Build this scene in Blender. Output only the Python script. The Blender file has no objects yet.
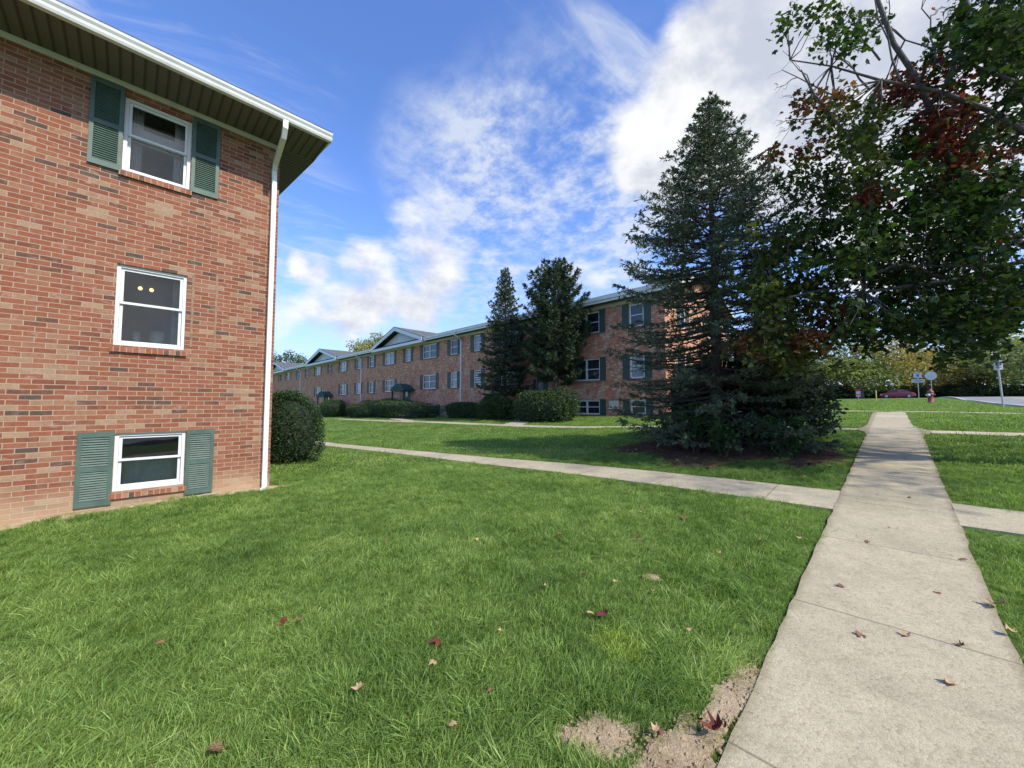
import bpy, bmesh, math, random
import numpy as np
from mathutils import Vector, Matrix

random.seed(7)
rng = np.random.default_rng(11)
S = bpy.context.scene
COL = S.collection
R = math.radians

# ------------------------------------------------------------------ camera
F_PX = 384.0
PITCH = math.atan(20.5 / 384.0)
YAW = R(45)                                  # looks towards (-x, +y)
cam_d = bpy.data.cameras.new('camera')
cam_d.sensor_width = 36.0
cam_d.lens = 36.0 * F_PX / 1024.0
cam_d.clip_start = 0.05
cam_d.clip_end = 6000
cam = bpy.data.objects.new('camera', cam_d)
COL.objects.link(cam)
cam.location = (0, 0, 0)                     # eye level is z = 0, the pavement below is z = -1.65
cam.rotation_euler = (math.pi / 2 + PITCH, 0, YAW)
S.camera = cam

_s = math.sqrt(.5)
_Rt = np.array([_s, _s, 0.]); _Fh = np.array([-_s, _s, 0.]); _Zu = np.array([0., 0., 1.])
_F = _Fh * math.cos(PITCH) + _Zu * math.sin(PITCH)
_U = -_Fh * math.sin(PITCH) + _Zu * math.cos(PITCH)
def ray(x, y):
    return _Rt * (x - 512) / F_PX + _U * (384 - y) / F_PX + _F
def at_Y(x, y, Y):
    r = ray(x, y); return r * Y / r[1]
def at_d(x, y, d):
    return ray(x, y) * d

# ------------------------------------------------------------------ exposure, sun, sky
S.view_settings.view_transform = 'Standard'
S.view_settings.look = 'None'
S.view_settings.exposure = 1.08
S.view_settings.gamma = 1.0
S.view_settings.use_curve_mapping = False
S.cycles.max_bounces = 8
S.cycles.transparent_max_bounces = 12
S.cycles.use_adaptive_sampling = True

SUN_AZ = math.atan2(0.99, 0.10)              # clockwise from +y
SUN_EL = R(43)
sun_vec = Vector((math.sin(SUN_AZ) * math.cos(SUN_EL), math.cos(SUN_AZ) * math.cos(SUN_EL), math.sin(SUN_EL)))
sd = bpy.data.lights.new('sun', 'SUN')
sd.energy = 2.55
sd.angle = R(1.4)
sd.color = (1.0, .93, .80)
so = bpy.data.objects.new('sun', sd)
COL.objects.link(so)
so.rotation_euler = sun_vec.to_track_quat('Z', 'Y').to_euler()
so.location = sun_vec * 60

W = bpy.data.worlds.new('World')
S.world = W
W.use_nodes = True
def build_world():
    nt = W.node_tree; N = nt.nodes; L = nt.links
    N.clear()
    def nd(t, **k):
        n = N.new(t)
        for a, b in k.items(): setattr(n, a, b)
        return n
    def val(sock, v):
        if hasattr(v, 'is_linked') or isinstance(v, bpy.types.NodeSocket): L.new(v, sock)
        else: sock.default_value = v
    def mth(op, a, b=0.0, c=0.0, clamp=False):
        n = nd('ShaderNodeMath', operation=op, use_clamp=clamp)
        for i, v in enumerate((a, b, c)):
            val(n.inputs[i], v)
        return n.outputs[0]
    def vm(op, a, b=None, scale=None):
        n = nd('ShaderNodeVectorMath', operation=op)
        val(n.inputs[0], a)
        if b is not None: val(n.inputs[1], b)
        if scale is not None: val(n.inputs['Scale'], scale)
        return n
    def mapr(v, a, b, c=0.0, d=1.0, smooth=True):
        n = nd('ShaderNodeMapRange')
        if smooth: n.interpolation_type = 'SMOOTHSTEP'
        val(n.inputs['Value'], v)
        n.inputs['From Min'].default_value = a; n.inputs['From Max'].default_value = b
        n.inputs['To Min'].default_value = c; n.inputs['To Max'].default_value = d
        return n.outputs[0]
    def noise(vec, scale, detail=6, rough=.55, dist=0.0):
        n = nd('ShaderNodeTexNoise')
        n.inputs['Scale'].default_value = scale; n.inputs['Detail'].default_value = detail
        n.inputs['Roughness'].default_value = rough; n.inputs['Distortion'].default_value = dist
        L.new(vec, n.inputs['Vector']); return n.outputs['Fac']
    def mixc(f, a, b):
        n = nd('ShaderNodeMix', data_type='RGBA')
        val(n.inputs[0], f); val(n.inputs[6], a); val(n.inputs[7], b); return n.outputs[2]
    sky = nd('ShaderNodeTexSky', sky_type='NISHITA')
    sky.sun_disc = False
    sky.sun_elevation = SUN_EL; sky.sun_rotation = SUN_AZ
    sky.altitude = 200; sky.air_density = 1.0; sky.dust_density = .6; sky.ozone_density = 2.2
    tc = nd('ShaderNodeTexCoord'); d = vm('NORMALIZE', tc.outputs['Generated']).outputs[0]
    sep = nd('ShaderNodeSeparateXYZ'); L.new(d, sep.inputs[0])
    dz = mth('ADD', mth('MAXIMUM', sep.outputs[2], 0.0), 0.16)
    comb = nd('ShaderNodeCombineXYZ')
    L.new(mth('DIVIDE', sep.outputs[0], dz), comb.inputs[0]); L.new(mth('DIVIDE', sep.outputs[1], dz), comb.inputs[1])
    flat = comb.outputs[0]                      # the cloud layer seen as a flat deck overhead
    def blob(px, py, r_in, r_out, w):           # a bank of cloud in one part of the sky
        if py is None: v = px
        else: v = ray(px, py)
        v = np.array(v) / np.linalg.norm(v)
        dt = vm('DOT_PRODUCT', d, tuple(float(q) for q in v)).outputs['Value']
        return mth('MULTIPLY', mapr(dt, math.cos(R(r_out)), math.cos(R(r_in))), w)
    def total(lst):
        o = lst[0]
        for q in lst[1:]: o = mth('ADD', o, q)
        return o
    # heaped cloud
    cum = total([blob(*b) for b in CUMULUS] + [blob((math.sin(R(a)) * math.cos(R(e)), math.cos(R(a)) * math.cos(R(e)), math.sin(R(e))), None, *q) for a, e, *q in CUMULUS_FILL])
    nb = noise(vm('ADD', vm('MULTIPLY', d, (1, 1, 2.3)).outputs[0], (3.1, 1.7, .4)).outputs[0], 3.9, 9, .60, .15)
    c1 = mapr(mth('ADD', mth('MULTIPLY', mth('SUBTRACT', nb, .5), 1.7), cum), .40, .94)
    # dappled thin cloud
    thin = total([blob(*b) for b in DAPPLED])
    n2 = noise(flat, 10.0, 9, .66, .12); n3 = noise(flat, 1.8, 4, .55, .6)
    c2 = mth('MULTIPLY', mapr(mth('ADD', mth('MULTIPLY', n2, .60), mth('MULTIPLY', n3, .55)), .44, .86), thin, clamp=True)
    # high streaks
    wisp = total([blob(*b) for b in WISPS])
    mp = nd('ShaderNodeMapping', vector_type='TEXTURE'); mp.inputs['Rotation'].default_value = (0, 0, R(82)); mp.inputs['Scale'].default_value = (1.2, .34, 1)
    L.new(flat, mp.inputs[0])
    n4 = noise(mp.outputs[0], 2.1, 8, .62, .9)
    c3 = mth('MULTIPLY', mapr(n4, .47, .80), wisp, clamp=True)
    # cloud light and shade
    nsh = noise(vm('ADD', d, (.03, .01, .06)).outputs[0], 5.5, 7, .6, .2)
    shade = mapr(mth('SUBTRACT', nsh, mth('MULTIPLY', mth('SUBTRACT', nb, .5), .8)), .33, .66)
    white = mixc(shade, (*CLOUD_LIGHT, 1), (*CLOUD_SHADE, 1))
    mixn = nd('ShaderNodeMix', data_type='RGBA', blend_type='MULTIPLY')
    mixn.inputs[0].default_value = 1.0
    L.new(sky.outputs[0], mixn.inputs[6]); mixn.inputs[7].default_value = (*SKY_TINT, 1)
    base = mixn.outputs[2]
    hz = mapr(sep.outputs[2], .02, .34)
    base = mixc(hz, mixc(.62, base, (*HORIZON, 1)), base)
    out = mixc(mth('MULTIPLY', c2, .74), base, (*CLOUD_THIN, 1))
    out = mixc(mth('MULTIPLY', c3, .70), out, (*CLOUD_THIN, 1))
    out = mixc(mth('MULTIPLY', c1, .97), out, white)
    bg = nd('ShaderNodeBackground'); bg.inputs['Strength'].default_value = SKY_STR
    L.new(out, bg.inputs[0])
    wo = nd('ShaderNodeOutputWorld'); L.new(bg.outputs[0], wo.inputs[0])
SKY_STR = 0.15
SKY_TINT = (.55, .68, .96)
HORIZON = (1.75, 2.15, 3.05)
CLOUD_LIGHT = (3.25, 3.27, 3.3)
CLOUD_SHADE = (1.95, 2.09, 2.42)
CLOUD_THIN = (2.6, 2.78, 3.05)
#        pixel direction, inner and outer radius in degrees, weight
CUMULUS = [(760, 20, 2, 13, .62), (690, 110, 2, 12, .60), (800, 130, 3, 16, .62), (650, 165, 1, 7, .42), (880, 60, 3, 18, .66), (960, 180, 3, 16, .60),
           (400, 265, 3, 11, .44), (445, 232, 2, 9, .34), (350, 288, 2, 8, .30), (320, 332, 2, 9, .50), (390, 325, 2, 8, .40), (450, 318, 2, 8, .46), (660, 200, 2, 8, .42), (620, 150, 1, 6, .38), (590, 272, 1, 6, .60), (540, 285, 1, 6, .30),
           (310, 264, 0, 3, .50), (285, 264, 0, 3, .45), (900, 330, 3, 14, .5)]
# unseen clouds added to brighten shaded walls and window reflections: bearing from +y, elevation, radii, weight
CUMULUS_FILL = [(92, 16, 8, 24, .85), (85, 28, 4, 16, .55), (120, 30, 5, 20, .6), (150, 20, 4, 18, .6), (180, 38, 6, 22, .62), (215, 22, 5, 20, .6), (250, 35, 5, 18, .55), (160, 62, 4, 18, .5), (60, 55, 4, 16, .45)]
DAPPLED = [(560, 190, 7, 20, 1.15), (450, 165, 4, 11, .95), (640, 160, 5, 13, .9), (520, 150, 3, 10, .6), (620, 230, 4, 15, .7), (500, 270, 3, 13, .6), (320, 320, 4, 14, .7), (460, 330, 4, 14, .75)]
WISPS = [(230, 40, 3, 12, .6), (290, 60, 1, 6, .25), (60, 10, 3, 12, .45), (570, 50, 4, 15, .55), (640, 30, 3, 10, .5), (300, 210, 2, 9, .6), (330, 280, 2, 10, .7), (290, 300, 2, 9, .6)]
build_world()

# ------------------------------------------------------------------ bookkeeping
def tag(o, label=None, cat=None, group=None, kind=None):
    if label: o['label'] = label
    if cat: o['category'] = cat
    if group: o['group'] = group
    if kind: o['kind'] = kind
    return o
def empty(name, loc=(0, 0, 0), parent=None, rotz=0.0):
    o = bpy.data.objects.new(name, None)
    o.empty_display_size = .2
    o.location = loc; o.rotation_euler = (0, 0, rotz)
    COL.objects.link(o)
    if parent: o.parent = parent
    return o
def link(name, me, mat=None, parent=None, loc=None):
    if mat is not None:
        for m in (mat if isinstance(mat, (list, tuple)) else [mat]): me.materials.append(m)
    o = bpy.data.objects.new(name, me)
    COL.objects.link(o)
    if parent: o.parent = parent
    if loc is not None: o.location = loc
    return o
def children(o):
    return [c for c in bpy.data.objects if c.parent is o]
def copy_tree(o, parent=None):
    c = o.copy(); COL.objects.link(c)
    if parent is not None: c.parent = parent
    for ch in children(o): copy_tree(ch, c)
    return c

class MB:
    """collects faces with metre-true uv, builds one mesh object"""
    def __init__(s): s.v = []; s.f = []; s.uv = []; s.m = []
    def face(s, pts, uv=None, m=0):
        b = len(s.v); s.v += [tuple(map(float, p)) for p in pts]
        s.f.append(tuple(range(b, b + len(pts))))
        if uv is None:
            a, c, d = (Vector(pts[i]) for i in (0, 1, 2)); n = (c - a).cross(d - a)
            ax = max(range(3), key=lambda i: abs(n[i]))
            uv = [((p[1], p[2]), (p[0], p[2]), (p[0], p[1]))[ax] for p in pts]
        s.uv += [tuple(map(float, q)) for q in uv]; s.m.append(m)
    def box(s, x0, y0, z0, x1, y1, z1, m=0):
        p = [(x0, y0, z0), (x1, y0, z0), (x1, y1, z0), (x0, y1, z0), (x0, y0, z1), (x1, y0, z1), (x1, y1, z1), (x0, y1, z1)]
        for q in ((3, 2, 1, 0), (4, 5, 6, 7), (0, 1, 5, 4), (1, 2, 6, 5), (2, 3, 7, 6), (3, 0, 4, 7)):
            s.face([p[i] for i in q], m=m)
    def hexa(s, p, m=0):
        for q in ((3, 2, 1, 0), (4, 5, 6, 7), (0, 1, 5, 4), (1, 2, 6, 5), (2, 3, 7, 6), (3, 0, 4, 7)):
            s.face([p[i] for i in q], m=m)
    def prism(s, poly, vec, m=0):
        """polygon of 3d points swept along vec"""
        vec = Vector(vec); a = [Vector(p) for p in poly]; b = [p + vec for p in a]
        s.face(list(reversed(a)), m=m); s.face(b, m=m); n = len(a)
        for i in range(n):
            j = (i + 1) % n; s.face([a[i], a[j], b[j], b[i]], m=m)
    def tube(s, pts, rad, n=8, m=0, cap=True, squash=None):
        pts = [Vector(p) for p in pts]
        if not isinstance(rad, (list, tuple)): rad = [rad] * len(pts)
        rings = []
        for i, p in enumerate(pts):
            t = (pts[min(i + 1, len(pts) - 1)] - pts[max(i - 1, 0)]).normalized()
            u = t.cross(Vector((0, 0, 1)) if abs(t.z) < .95 else Vector((1, 0, 0))).normalized(); w = u.cross(t)
            rings.append([p + (u * math.cos(6.28318 * k / n) + w * math.sin(6.28318 * k / n)) * rad[i] for k in range(n)])
        b = len(s.v)
        for r in rings: s.v += [tuple(q) for q in r]
        for i in range(len(rings) - 1):
            for k in range(n):
                k2 = (k + 1) % n
                s.f.append((b + i * n + k, b + i * n + k2, b + (i + 1) * n + k2, b + (i + 1) * n + k)); s.m.append(m)
                s.uv += [(k / n, i), ((k + 1) / n, i), ((k + 1) / n, i + 1), (k / n, i + 1)]
        if cap:
            for i, rev in ((0, False), (len(rings) - 1, True)):
                q = tuple(b + i * n + k for k in range(n))
                s.f.append(q if rev else q[::-1]); s.m.append(m); s.uv += [(0, 0)] * n
    def lathe(s, c, prof, n=16, m=0):
        b = len(s.v)
        for (r, z) in prof:
            for k in range(n):
                s.v.append((c[0] + r * math.cos(6.28318 * k / n), c[1] + r * math.sin(6.28318 * k / n), c[2] + z))
        for i in range(len(prof) - 1):
            for k in range(n):
                k2 = (k + 1) % n
                s.f.append((b + i * n + k, b + i * n + k2, b + (i + 1) * n + k2, b + (i + 1) * n + k)); s.m.append(m); s.uv += [(0, 0)] * 4
    def mesh(s, name, smooth=False):
        me = bpy.data.meshes.new(name)
        me.from_pydata(s.v, [], s.f)
        ul = me.uv_layers.new(name='UVMap')
        ul.data.foreach_set('uv', np.array(s.uv, dtype=np.float32).ravel())
        me.polygons.foreach_set('material_index', s.m)
        if smooth: me.polygons.foreach_set('use_smooth', [True] * len(s.f))
        me.update(); return me
    def build(s, name, mat, parent=None, smooth=False, loc=None):
        return link(name, s.mesh(name, smooth), mat, parent, loc)

def fast_mesh(name, V, Fc, cols=None, smooth=False, att=None):
    """V (n,3), Fc (m,k) uniform polygons; cols per vertex rgb"""
    me = bpy.data.meshes.new(name)
    V = np.asarray(V, np.float32); Fc = np.asarray(Fc, np.int32); m, k = Fc.shape
    me.vertices.add(len(V)); me.vertices.foreach_set('co', V.ravel())
    me.loops.add(m * k); me.loops.foreach_set('vertex_index', Fc.ravel())
    me.polygons.add(m); me.polygons.foreach_set('loop_start', np.arange(0, m * k, k, dtype=np.int32))
    if smooth: me.polygons.foreach_set('use_smooth', np.ones(m, dtype=bool))
    if cols is not None:
        a = me.color_attributes.new('Col', 'FLOAT_COLOR', 'POINT')
        c4 = np.ones((len(V), 4), np.float32); c4[:, :3] = cols
        a.data.foreach_set('color', c4.ravel())
    me.update(calc_edges=True); me.validate(); return me

# ------------------------------------------------------------------ materials
def newmat(name):
    m = bpy.data.materials.new(name); m.use_nodes = True
    nt = m.node_tree; return m, nt, nt.nodes, nt.links, nt.nodes['Principled BSDF']
def tex_noise(N, L, vec, scale, detail=5, rough=.55, dist=0):
    n = N.new('ShaderNodeTexNoise'); n.inputs['Scale'].default_value = scale; n.inputs['Detail'].default_value = detail
    n.inputs['Roughness'].default_value = rough; n.inputs['Distortion'].default_value = dist
    if vec is not None: L.new(vec, n.inputs['Vector'])
    return n.outputs['Fac']
def ramp(N, L, v, stops, interp='LINEAR'):
    n = N.new('ShaderNodeValToRGB'); cr = n.color_ramp; cr.interpolation = interp
    while len(cr.elements) < len(stops): cr.elements.new(.5)
    for e, (p, c) in zip(cr.elements, stops): e.position = p; e.color = (*c, 1) if len(c) == 3 else c
    L.new(v, n.inputs[0]); return n.outputs[0]
def mixc(N, L, f, a, b, mode='MIX'):
    n = N.new('ShaderNodeMix'); n.data_type = 'RGBA'; n.blend_type = mode
    for s, v in ((n.inputs[0], f), (n.inputs[6], a), (n.inputs[7], b)):
        if isinstance(v, bpy.types.NodeSocket): L.new(v, s)
        else: s.default_value = v if not isinstance(v, tuple) else ((*v, 1) if len(v) == 3 else v)
    return n.outputs[2]
def math_n(N, L, op, a, b=0.0, clamp=False):
    n = N.new('ShaderNodeMath'); n.operation = op; n.use_clamp = clamp
    for s, v in ((n.inputs[0], a), (n.inputs[1], b)):
        if isinstance(v, bpy.types.NodeSocket): L.new(v, s)
        else: s.default_value = v
    return n.outputs[0]
def mrange(N, L, v, a, b, c=0., d=1.):
    n = N.new('ShaderNodeMapRange'); n.interpolation_type = 'SMOOTHSTEP'
    L.new(v, n.inputs[0])
    for i, q in enumerate((a, b, c, d)): n.inputs[i + 1].default_value = q
    return n.outputs[0]
def bump(N, L, P, h, strength=.4, dist=.01):
    b = N.new('ShaderNodeBump'); b.inputs['Strength'].default_value = strength; b.inputs['Distance'].default_value = dist
    L.new(h, b.inputs['Height']); L.new(b.outputs[0], P.inputs['Normal'])
def coords(N, which='Object'):
    return N.new('ShaderNodeTexCoord').outputs[which]

def plain(name, col, rough=.6, var=.12, scale=6., metal=0., spec=.5, bumpy=0.):
    m, nt, N, L, P = newmat(name)
    c = coords(N); f = tex_noise(N, L, c, scale, 6, .6)
    lo = tuple(q * (1 - var) for q in col); hi = tuple(min(1, q * (1 + var)) for q in col)
    L.new(ramp(N, L, f, [(.3, lo), (.7, hi)]), P.inputs['Base Color'])
    P.inputs['Roughness'].default_value = rough; P.inputs['Metallic'].default_value = metal
    P.inputs['Specular IOR Level'].default_value = spec
    if bumpy: bump(N, L, P, tex_noise(N, L, c, scale * 8, 4), bumpy, .01)
    return m

def brick_mat(name, bw=.206, rh=.0715, tone=1.0, smear=.35, foot=None, mortar=(.43, .315, .225), patches=0.):
    m, nt, N, L, P = newmat(name)
    uv = coords(N, 'UV')
    wob = N.new('ShaderNodeTexNoise'); wob.inputs['Scale'].default_value = 3.0; wob.inputs['Detail'].default_value = 3; L.new(uv, wob.inputs['Vector'])
    va = N.new('ShaderNodeVectorMath'); va.operation = 'MULTIPLY_ADD'; L.new(wob.outputs['Color'], va.inputs[0])
    va.inputs[1].default_value = (.016, .016, 0); L.new(uv, va.inputs[2])
    b = N.new('ShaderNodeTexBrick'); L.new(va.outputs[0], b.inputs['Vector'])
    b.inputs['Color1'].default_value = (0, 0, 0, 1); b.inputs['Color2'].default_value = (1, 1, 1, 1); b.inputs['Mortar'].default_value = (.5, .5, .5, 1)
    b.inputs['Scale'].default_value = 1; b.inputs['Mortar Size'].default_value = .0060; b.inputs['Mortar Smooth'].default_value = .25
    b.inputs['Bias'].default_value = 0; b.inputs['Brick Width'].default_value = bw; b.inputs['Row Height'].default_value = rh
    big = tex_noise(N, L, uv, .9, 4, .6)
    t = math_n(N, L, 'ADD', b.outputs['Color'], math_n(N, L, 'MULTIPLY', math_n(N, L, 'SUBTRACT', big, .5), .55))
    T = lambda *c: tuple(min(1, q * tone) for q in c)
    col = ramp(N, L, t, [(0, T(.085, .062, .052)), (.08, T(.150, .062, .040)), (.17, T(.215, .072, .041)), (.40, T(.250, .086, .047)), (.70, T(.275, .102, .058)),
                         (.88, T(.285, .150, .090)), (.97, T(.335, .225, .145))], 'LINEAR')
    fine = tex_noise(N, L, uv, 22, 8, .78)
    col = mixc(N, L, .55, col, ramp(N, L, fine, [(.30, (.28, .28, .28)), (.70, (.93, .89, .84))]), 'MULTIPLY')
    col = mixc(N, L, .6, col, mixc(N, L, 1.0, col, (1.55, 1.55, 1.55), 'MULTIPLY'))
    mot = mrange(N, L, tex_noise(N, L, uv, 8.5, 8, .72, .5), .46, .66)
    col = mixc(N, L, math_n(N, L, 'MULTIPLY', mot, .26), col, T(.31, .185, .115))
    dk = mrange(N, L, tex_noise(N, L, uv, 6.0, 7, .7, .3), .60, .74)
    col = mixc(N, L, math_n(N, L, 'MULTIPLY', dk, .40), col, T(.115, .060, .042))
    # smeared mortar and lime bloom
    mp = N.new('ShaderNodeMapping'); mp.inputs['Scale'].default_value = (1.4, 2.6, 1); L.new(uv, mp.inputs[0])
    sm = mrange(N, L, tex_noise(N, L, mp.outputs[0], 3.4, 7, .68, .4), .56, .74)
    col = mixc(N, L, math_n(N, L, 'MULTIPLY', sm, smear), col, (.50, .40, .31))
    if patches:
        mp2 = N.new('ShaderNodeMapping'); mp2.inputs['Scale'].default_value = (1.6, .55, 1); L.new(uv, mp2.inputs[0])
        pt = mrange(N, L, tex_noise(N, L, mp2.outputs[0], 1.5, 7, .66, .8), .50, .64)
        pt = math_n(N, L, 'MULTIPLY', pt, mrange(N, L, fine, .32, .6))
        col = mixc(N, L, math_n(N, L, 'MULTIPLY', pt, patches), col, (.58, .50, .42))
    ms = N.new('ShaderNodeMapping'); ms.inputs['Scale'].default_value = (3.2, .22, 1); L.new(uv, ms.inputs[0])
    stk = mrange(N, L, tex_noise(N, L, ms.outputs[0], 2.0, 7, .7, .5), .52, .78)
    col = mixc(N, L, math_n(N, L, 'MULTIPLY', stk, .38), col, (.13, .085, .065))
    mort = mixc(N, L, tex_noise(N, L, uv, 9, 4), mortar, tuple(q * .72 for q in mortar))
    col = mixc(N, L, b.outputs['Fac'], col, mort)
    if foot is not None:                       # soil splashed up on the lowest courses
        sep = N.new('ShaderNodeSeparateXYZ'); L.new(uv, sep.inputs[0])
        g = math_n(N, L, 'ADD', sep.outputs[1], math_n(N, L, 'MULTIPLY', tex_noise(N, L, uv, 2.2, 5), -.45))
        k = mrange(N, L, g, foot + .28, foot - .26)
        col = mixc(N, L, math_n(N, L, 'MULTIPLY', k, .62), col, (.47, .345, .215))
    L.new(col, P.inputs['Base Color']); P.inputs['Roughness'].default_value = .88; P.inputs['Specular IOR Level'].default_value = .25
    h = math_n(N, L, 'SUBTRACT', math_n(N, L, 'MULTIPLY', fine, .35), b.outputs['Fac'])
    bump(N, L, P, h, .55, .008)
    return m

def attr_leaf(name, rough=.55, trans=.35, bright=1.0, spec=.3):
    """leaf surface whose own colour comes from the mesh"""
    m, nt, N, L, P = newmat(name)
    a = N.new('ShaderNodeAttribute'); a.attribute_name = 'Col'
    col = a.outputs['Color']
    if bright != 1: col = mixc(N, L, 1.0, col, (bright, bright, bright), 'MULTIPLY')
    L.new(col, P.inputs['Base Color']); P.inputs['Roughness'].default_value = rough; P.inputs['Specular IOR Level'].default_value = spec
    t = N.new('ShaderNodeBsdfTranslucent'); L.new(mixc(N, L, 1.0, col, (1.25, 1.35, .6), 'MULTIPLY'), t.inputs[0])
    mx = N.new('ShaderNodeMixShader'); mx.inputs[0].default_value = trans
    L.new(P.outputs[0], mx.inputs[1]); L.new(t.outputs[0], mx.inputs[2])
    L.new(mx.outputs[0], N['Material Output'].inputs[0]); return m

def bark_mat(name, col, scale=9.):
    m, nt, N, L, P = newmat(name)
    c = coords(N); mp = N.new('ShaderNodeMapping'); mp.inputs['Scale'].default_value = (1, 1, .25); L.new(c, mp.inputs[0])
    f = tex_noise(N, L, mp.outputs[0], scale, 7, .7, .3)
    L.new(ramp(N, L, f, [(.3, tuple(q * .5 for q in col)), (.7, tuple(q * 1.4 for q in col))]), P.inputs['Base Color'])
    P.inputs['Roughness'].default_value = .95; bump(N, L, P, f, .8, .02); return m

def glass_mat(name):
    m, nt, N, L, P = newmat(name)
    N.remove(P)
    tr = N.new('ShaderNodeBsdfTransparent'); tr.inputs[0].default_value = (.66, .70, .70, 1)
    gl = N.new('ShaderNodeBsdfGlossy'); gl.inputs['Roughness'].default_value = .015; gl.inputs['Color'].default_value = (.95, .97, 1, 1)
    fr = N.new('ShaderNodeFresnel'); fr.inputs['IOR'].default_value = 1.6
    c = coords(N); b = N.new('ShaderNodeBump'); b.inputs['Strength'].default_value = .05; b.inputs['Distance'].default_value = .02
    L.new(tex_noise(N, L, c, 2.2, 2), b.inputs['Height']); L.new(b.outputs[0], gl.inputs['Normal'])
    mx = N.new('ShaderNodeMixShader'); L.new(math_n(N, L, 'MULTIPLY', fr.outputs[0], 1.5, True), mx.inputs[0])
    L.new(tr.outputs[0], mx.inputs[1]); L.new(gl.outputs[0], mx.inputs[2]); L.new(mx.outputs[0], N['Material Output'].inputs[0])
    return m

M = {}
M['brick'] = brick_mat('near brick', tone=.90, foot=-1.52, smear=.42)
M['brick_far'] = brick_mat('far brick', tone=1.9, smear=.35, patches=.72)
M['sill'] = brick_mat('rowlock brick', bw=.07, rh=.30, smear=.3)
M['white'] = plain('white vinyl', (.66, .67, .67), .4, .04, 3)
M['trim'] = plain('white painted trim', (.60, .59, .54), .5, .08, 4)
M['gutter'] = plain('gutter aluminium', (.66, .67, .63), .35, .10, 3, spec=.6)
def soffit_mat():
    m, nt, N, L, P = newmat('soffit boards')
    c = coords(N, 'UV'); w = N.new('ShaderNodeTexWave'); w.wave_type = 'BANDS'; w.bands_direction = 'Y'; w.inputs['Scale'].default_value = 2.4; w.inputs['Distortion'].default_value = 0
    mp = N.new('ShaderNodeMapping'); L.new(c, mp.inputs[0]); L.new(mp.outputs[0], w.inputs[0])
    L.new(ramp(N, L, w.outputs['Fac'], [(.05, (.055, .050, .040)), (.25, (.125, .115, .092))]), P.inputs['Base Color'])
    P.inputs['Roughness'].default_value = .7; bump(N, L, P, w.outputs['Fac'], .5, .02); return m
M['soffit'] = soffit_mat()
M['green'] = plain('green shutter paint', (.066, .110, .088), .55, .2, 5)
M['green_dark'] = plain('dark green shutter paint', (.034, .062, .054), .55, .15, 4)
M['canopy'] = plain('green canopy cloth', (.015, .06, .05), .8, .2, 4)
M['glass'] = glass_mat('window glass')
def pane_mat(name, col, rough):
    m, nt, N, L, P = newmat(name)
    c = coords(N); L.new(ramp(N, L, tex_noise(N, L, c, 1.6, 3), [(.35, tuple(q * .5 for q in col)), (.65, col)]), P.inputs['Base Color'])
    P.inputs['Roughness'].default_value = rough; P.inputs['Specular IOR Level'].default_value = .7; return m
M['pane_dark'] = pane_mat('dark pane', (.03, .036, .042), .08)
M['pane_grey'] = pane_mat('curtained pane', (.26, .28, .30), .15)
def blind_mat():
    m, nt, N, L, P = newmat('blinds')
    c = coords(N, 'UV'); w = N.new('ShaderNodeTexWave'); w.bands_direction = 'Y'; w.inputs['Scale'].default_value = 1.6; L.new(c, w.inputs[0])
    L.new(ramp(N, L, w.outputs['Fac'], [(.35, (.05, .055, .06)), (.5, (.6, .6, .6))]), P.inputs['Base Color']); return m
M['blind'] = blind_mat()
def shingle_mat():
    m, nt, N, L, P = newmat('roof shingles')
    uv = coords(N, 'UV'); b = N.new('ShaderNodeTexBrick'); L.new(uv, b.inputs['Vector'])
    b.inputs['Color1'].default_value = (.075, .078, .085, 1); b.inputs['Color2'].default_value = (.15, .155, .165, 1); b.inputs['Mortar'].default_value = (.03, .03, .03, 1)
    b.inputs['Scale'].default_value = 1; b.inputs['Brick Width'].default_value = .3; b.inputs['Row Height'].default_value = .14; b.inputs['Mortar Size'].default_value = .006
    L.new(b.outputs['Color'], P.inputs['Base Color']); P.inputs['Roughness'].default_value = .95; return m
M['shingle'] = shingle_mat()
M['siding'] = plain('white siding', (.62, .64, .66), .55, .06, 2)
M['room'] = plain('dim room plaster', (.55, .55, .53), .9, .1, 1)
M['curtain'] = plain('net curtain', (.62, .62, .60), .9, .12, 8)
M['stone'] = plain('pale concrete footing', (.42, .35, .27), .95, .25, 4, bumpy=.5)
M['caulk'] = plain('old sealant', (.25, .17, .11), .9, .3, 12)
M['bark'] = bark_mat('spruce bark', (.085, .068, .055))
M['bark_maple'] = bark_mat('maple bark', (.13, .115, .10), 14)
M['bark_grey'] = bark_mat('grey bark', (.16, .145, .125))
M['leaf'] = attr_leaf('leaf', .55, .30)
M['leaf_far'] = attr_leaf('backlit leaf', .6, .5, 1.7)
M['maple_leaf'] = attr_leaf('maple leaf', .55, .36, 1.0, .2)
M['needle'] = attr_leaf('needle', .6, .12)
M['steel'] = plain('galvanised steel', (.45, .46, .46), .4, .12, 9, metal=.7)

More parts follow.
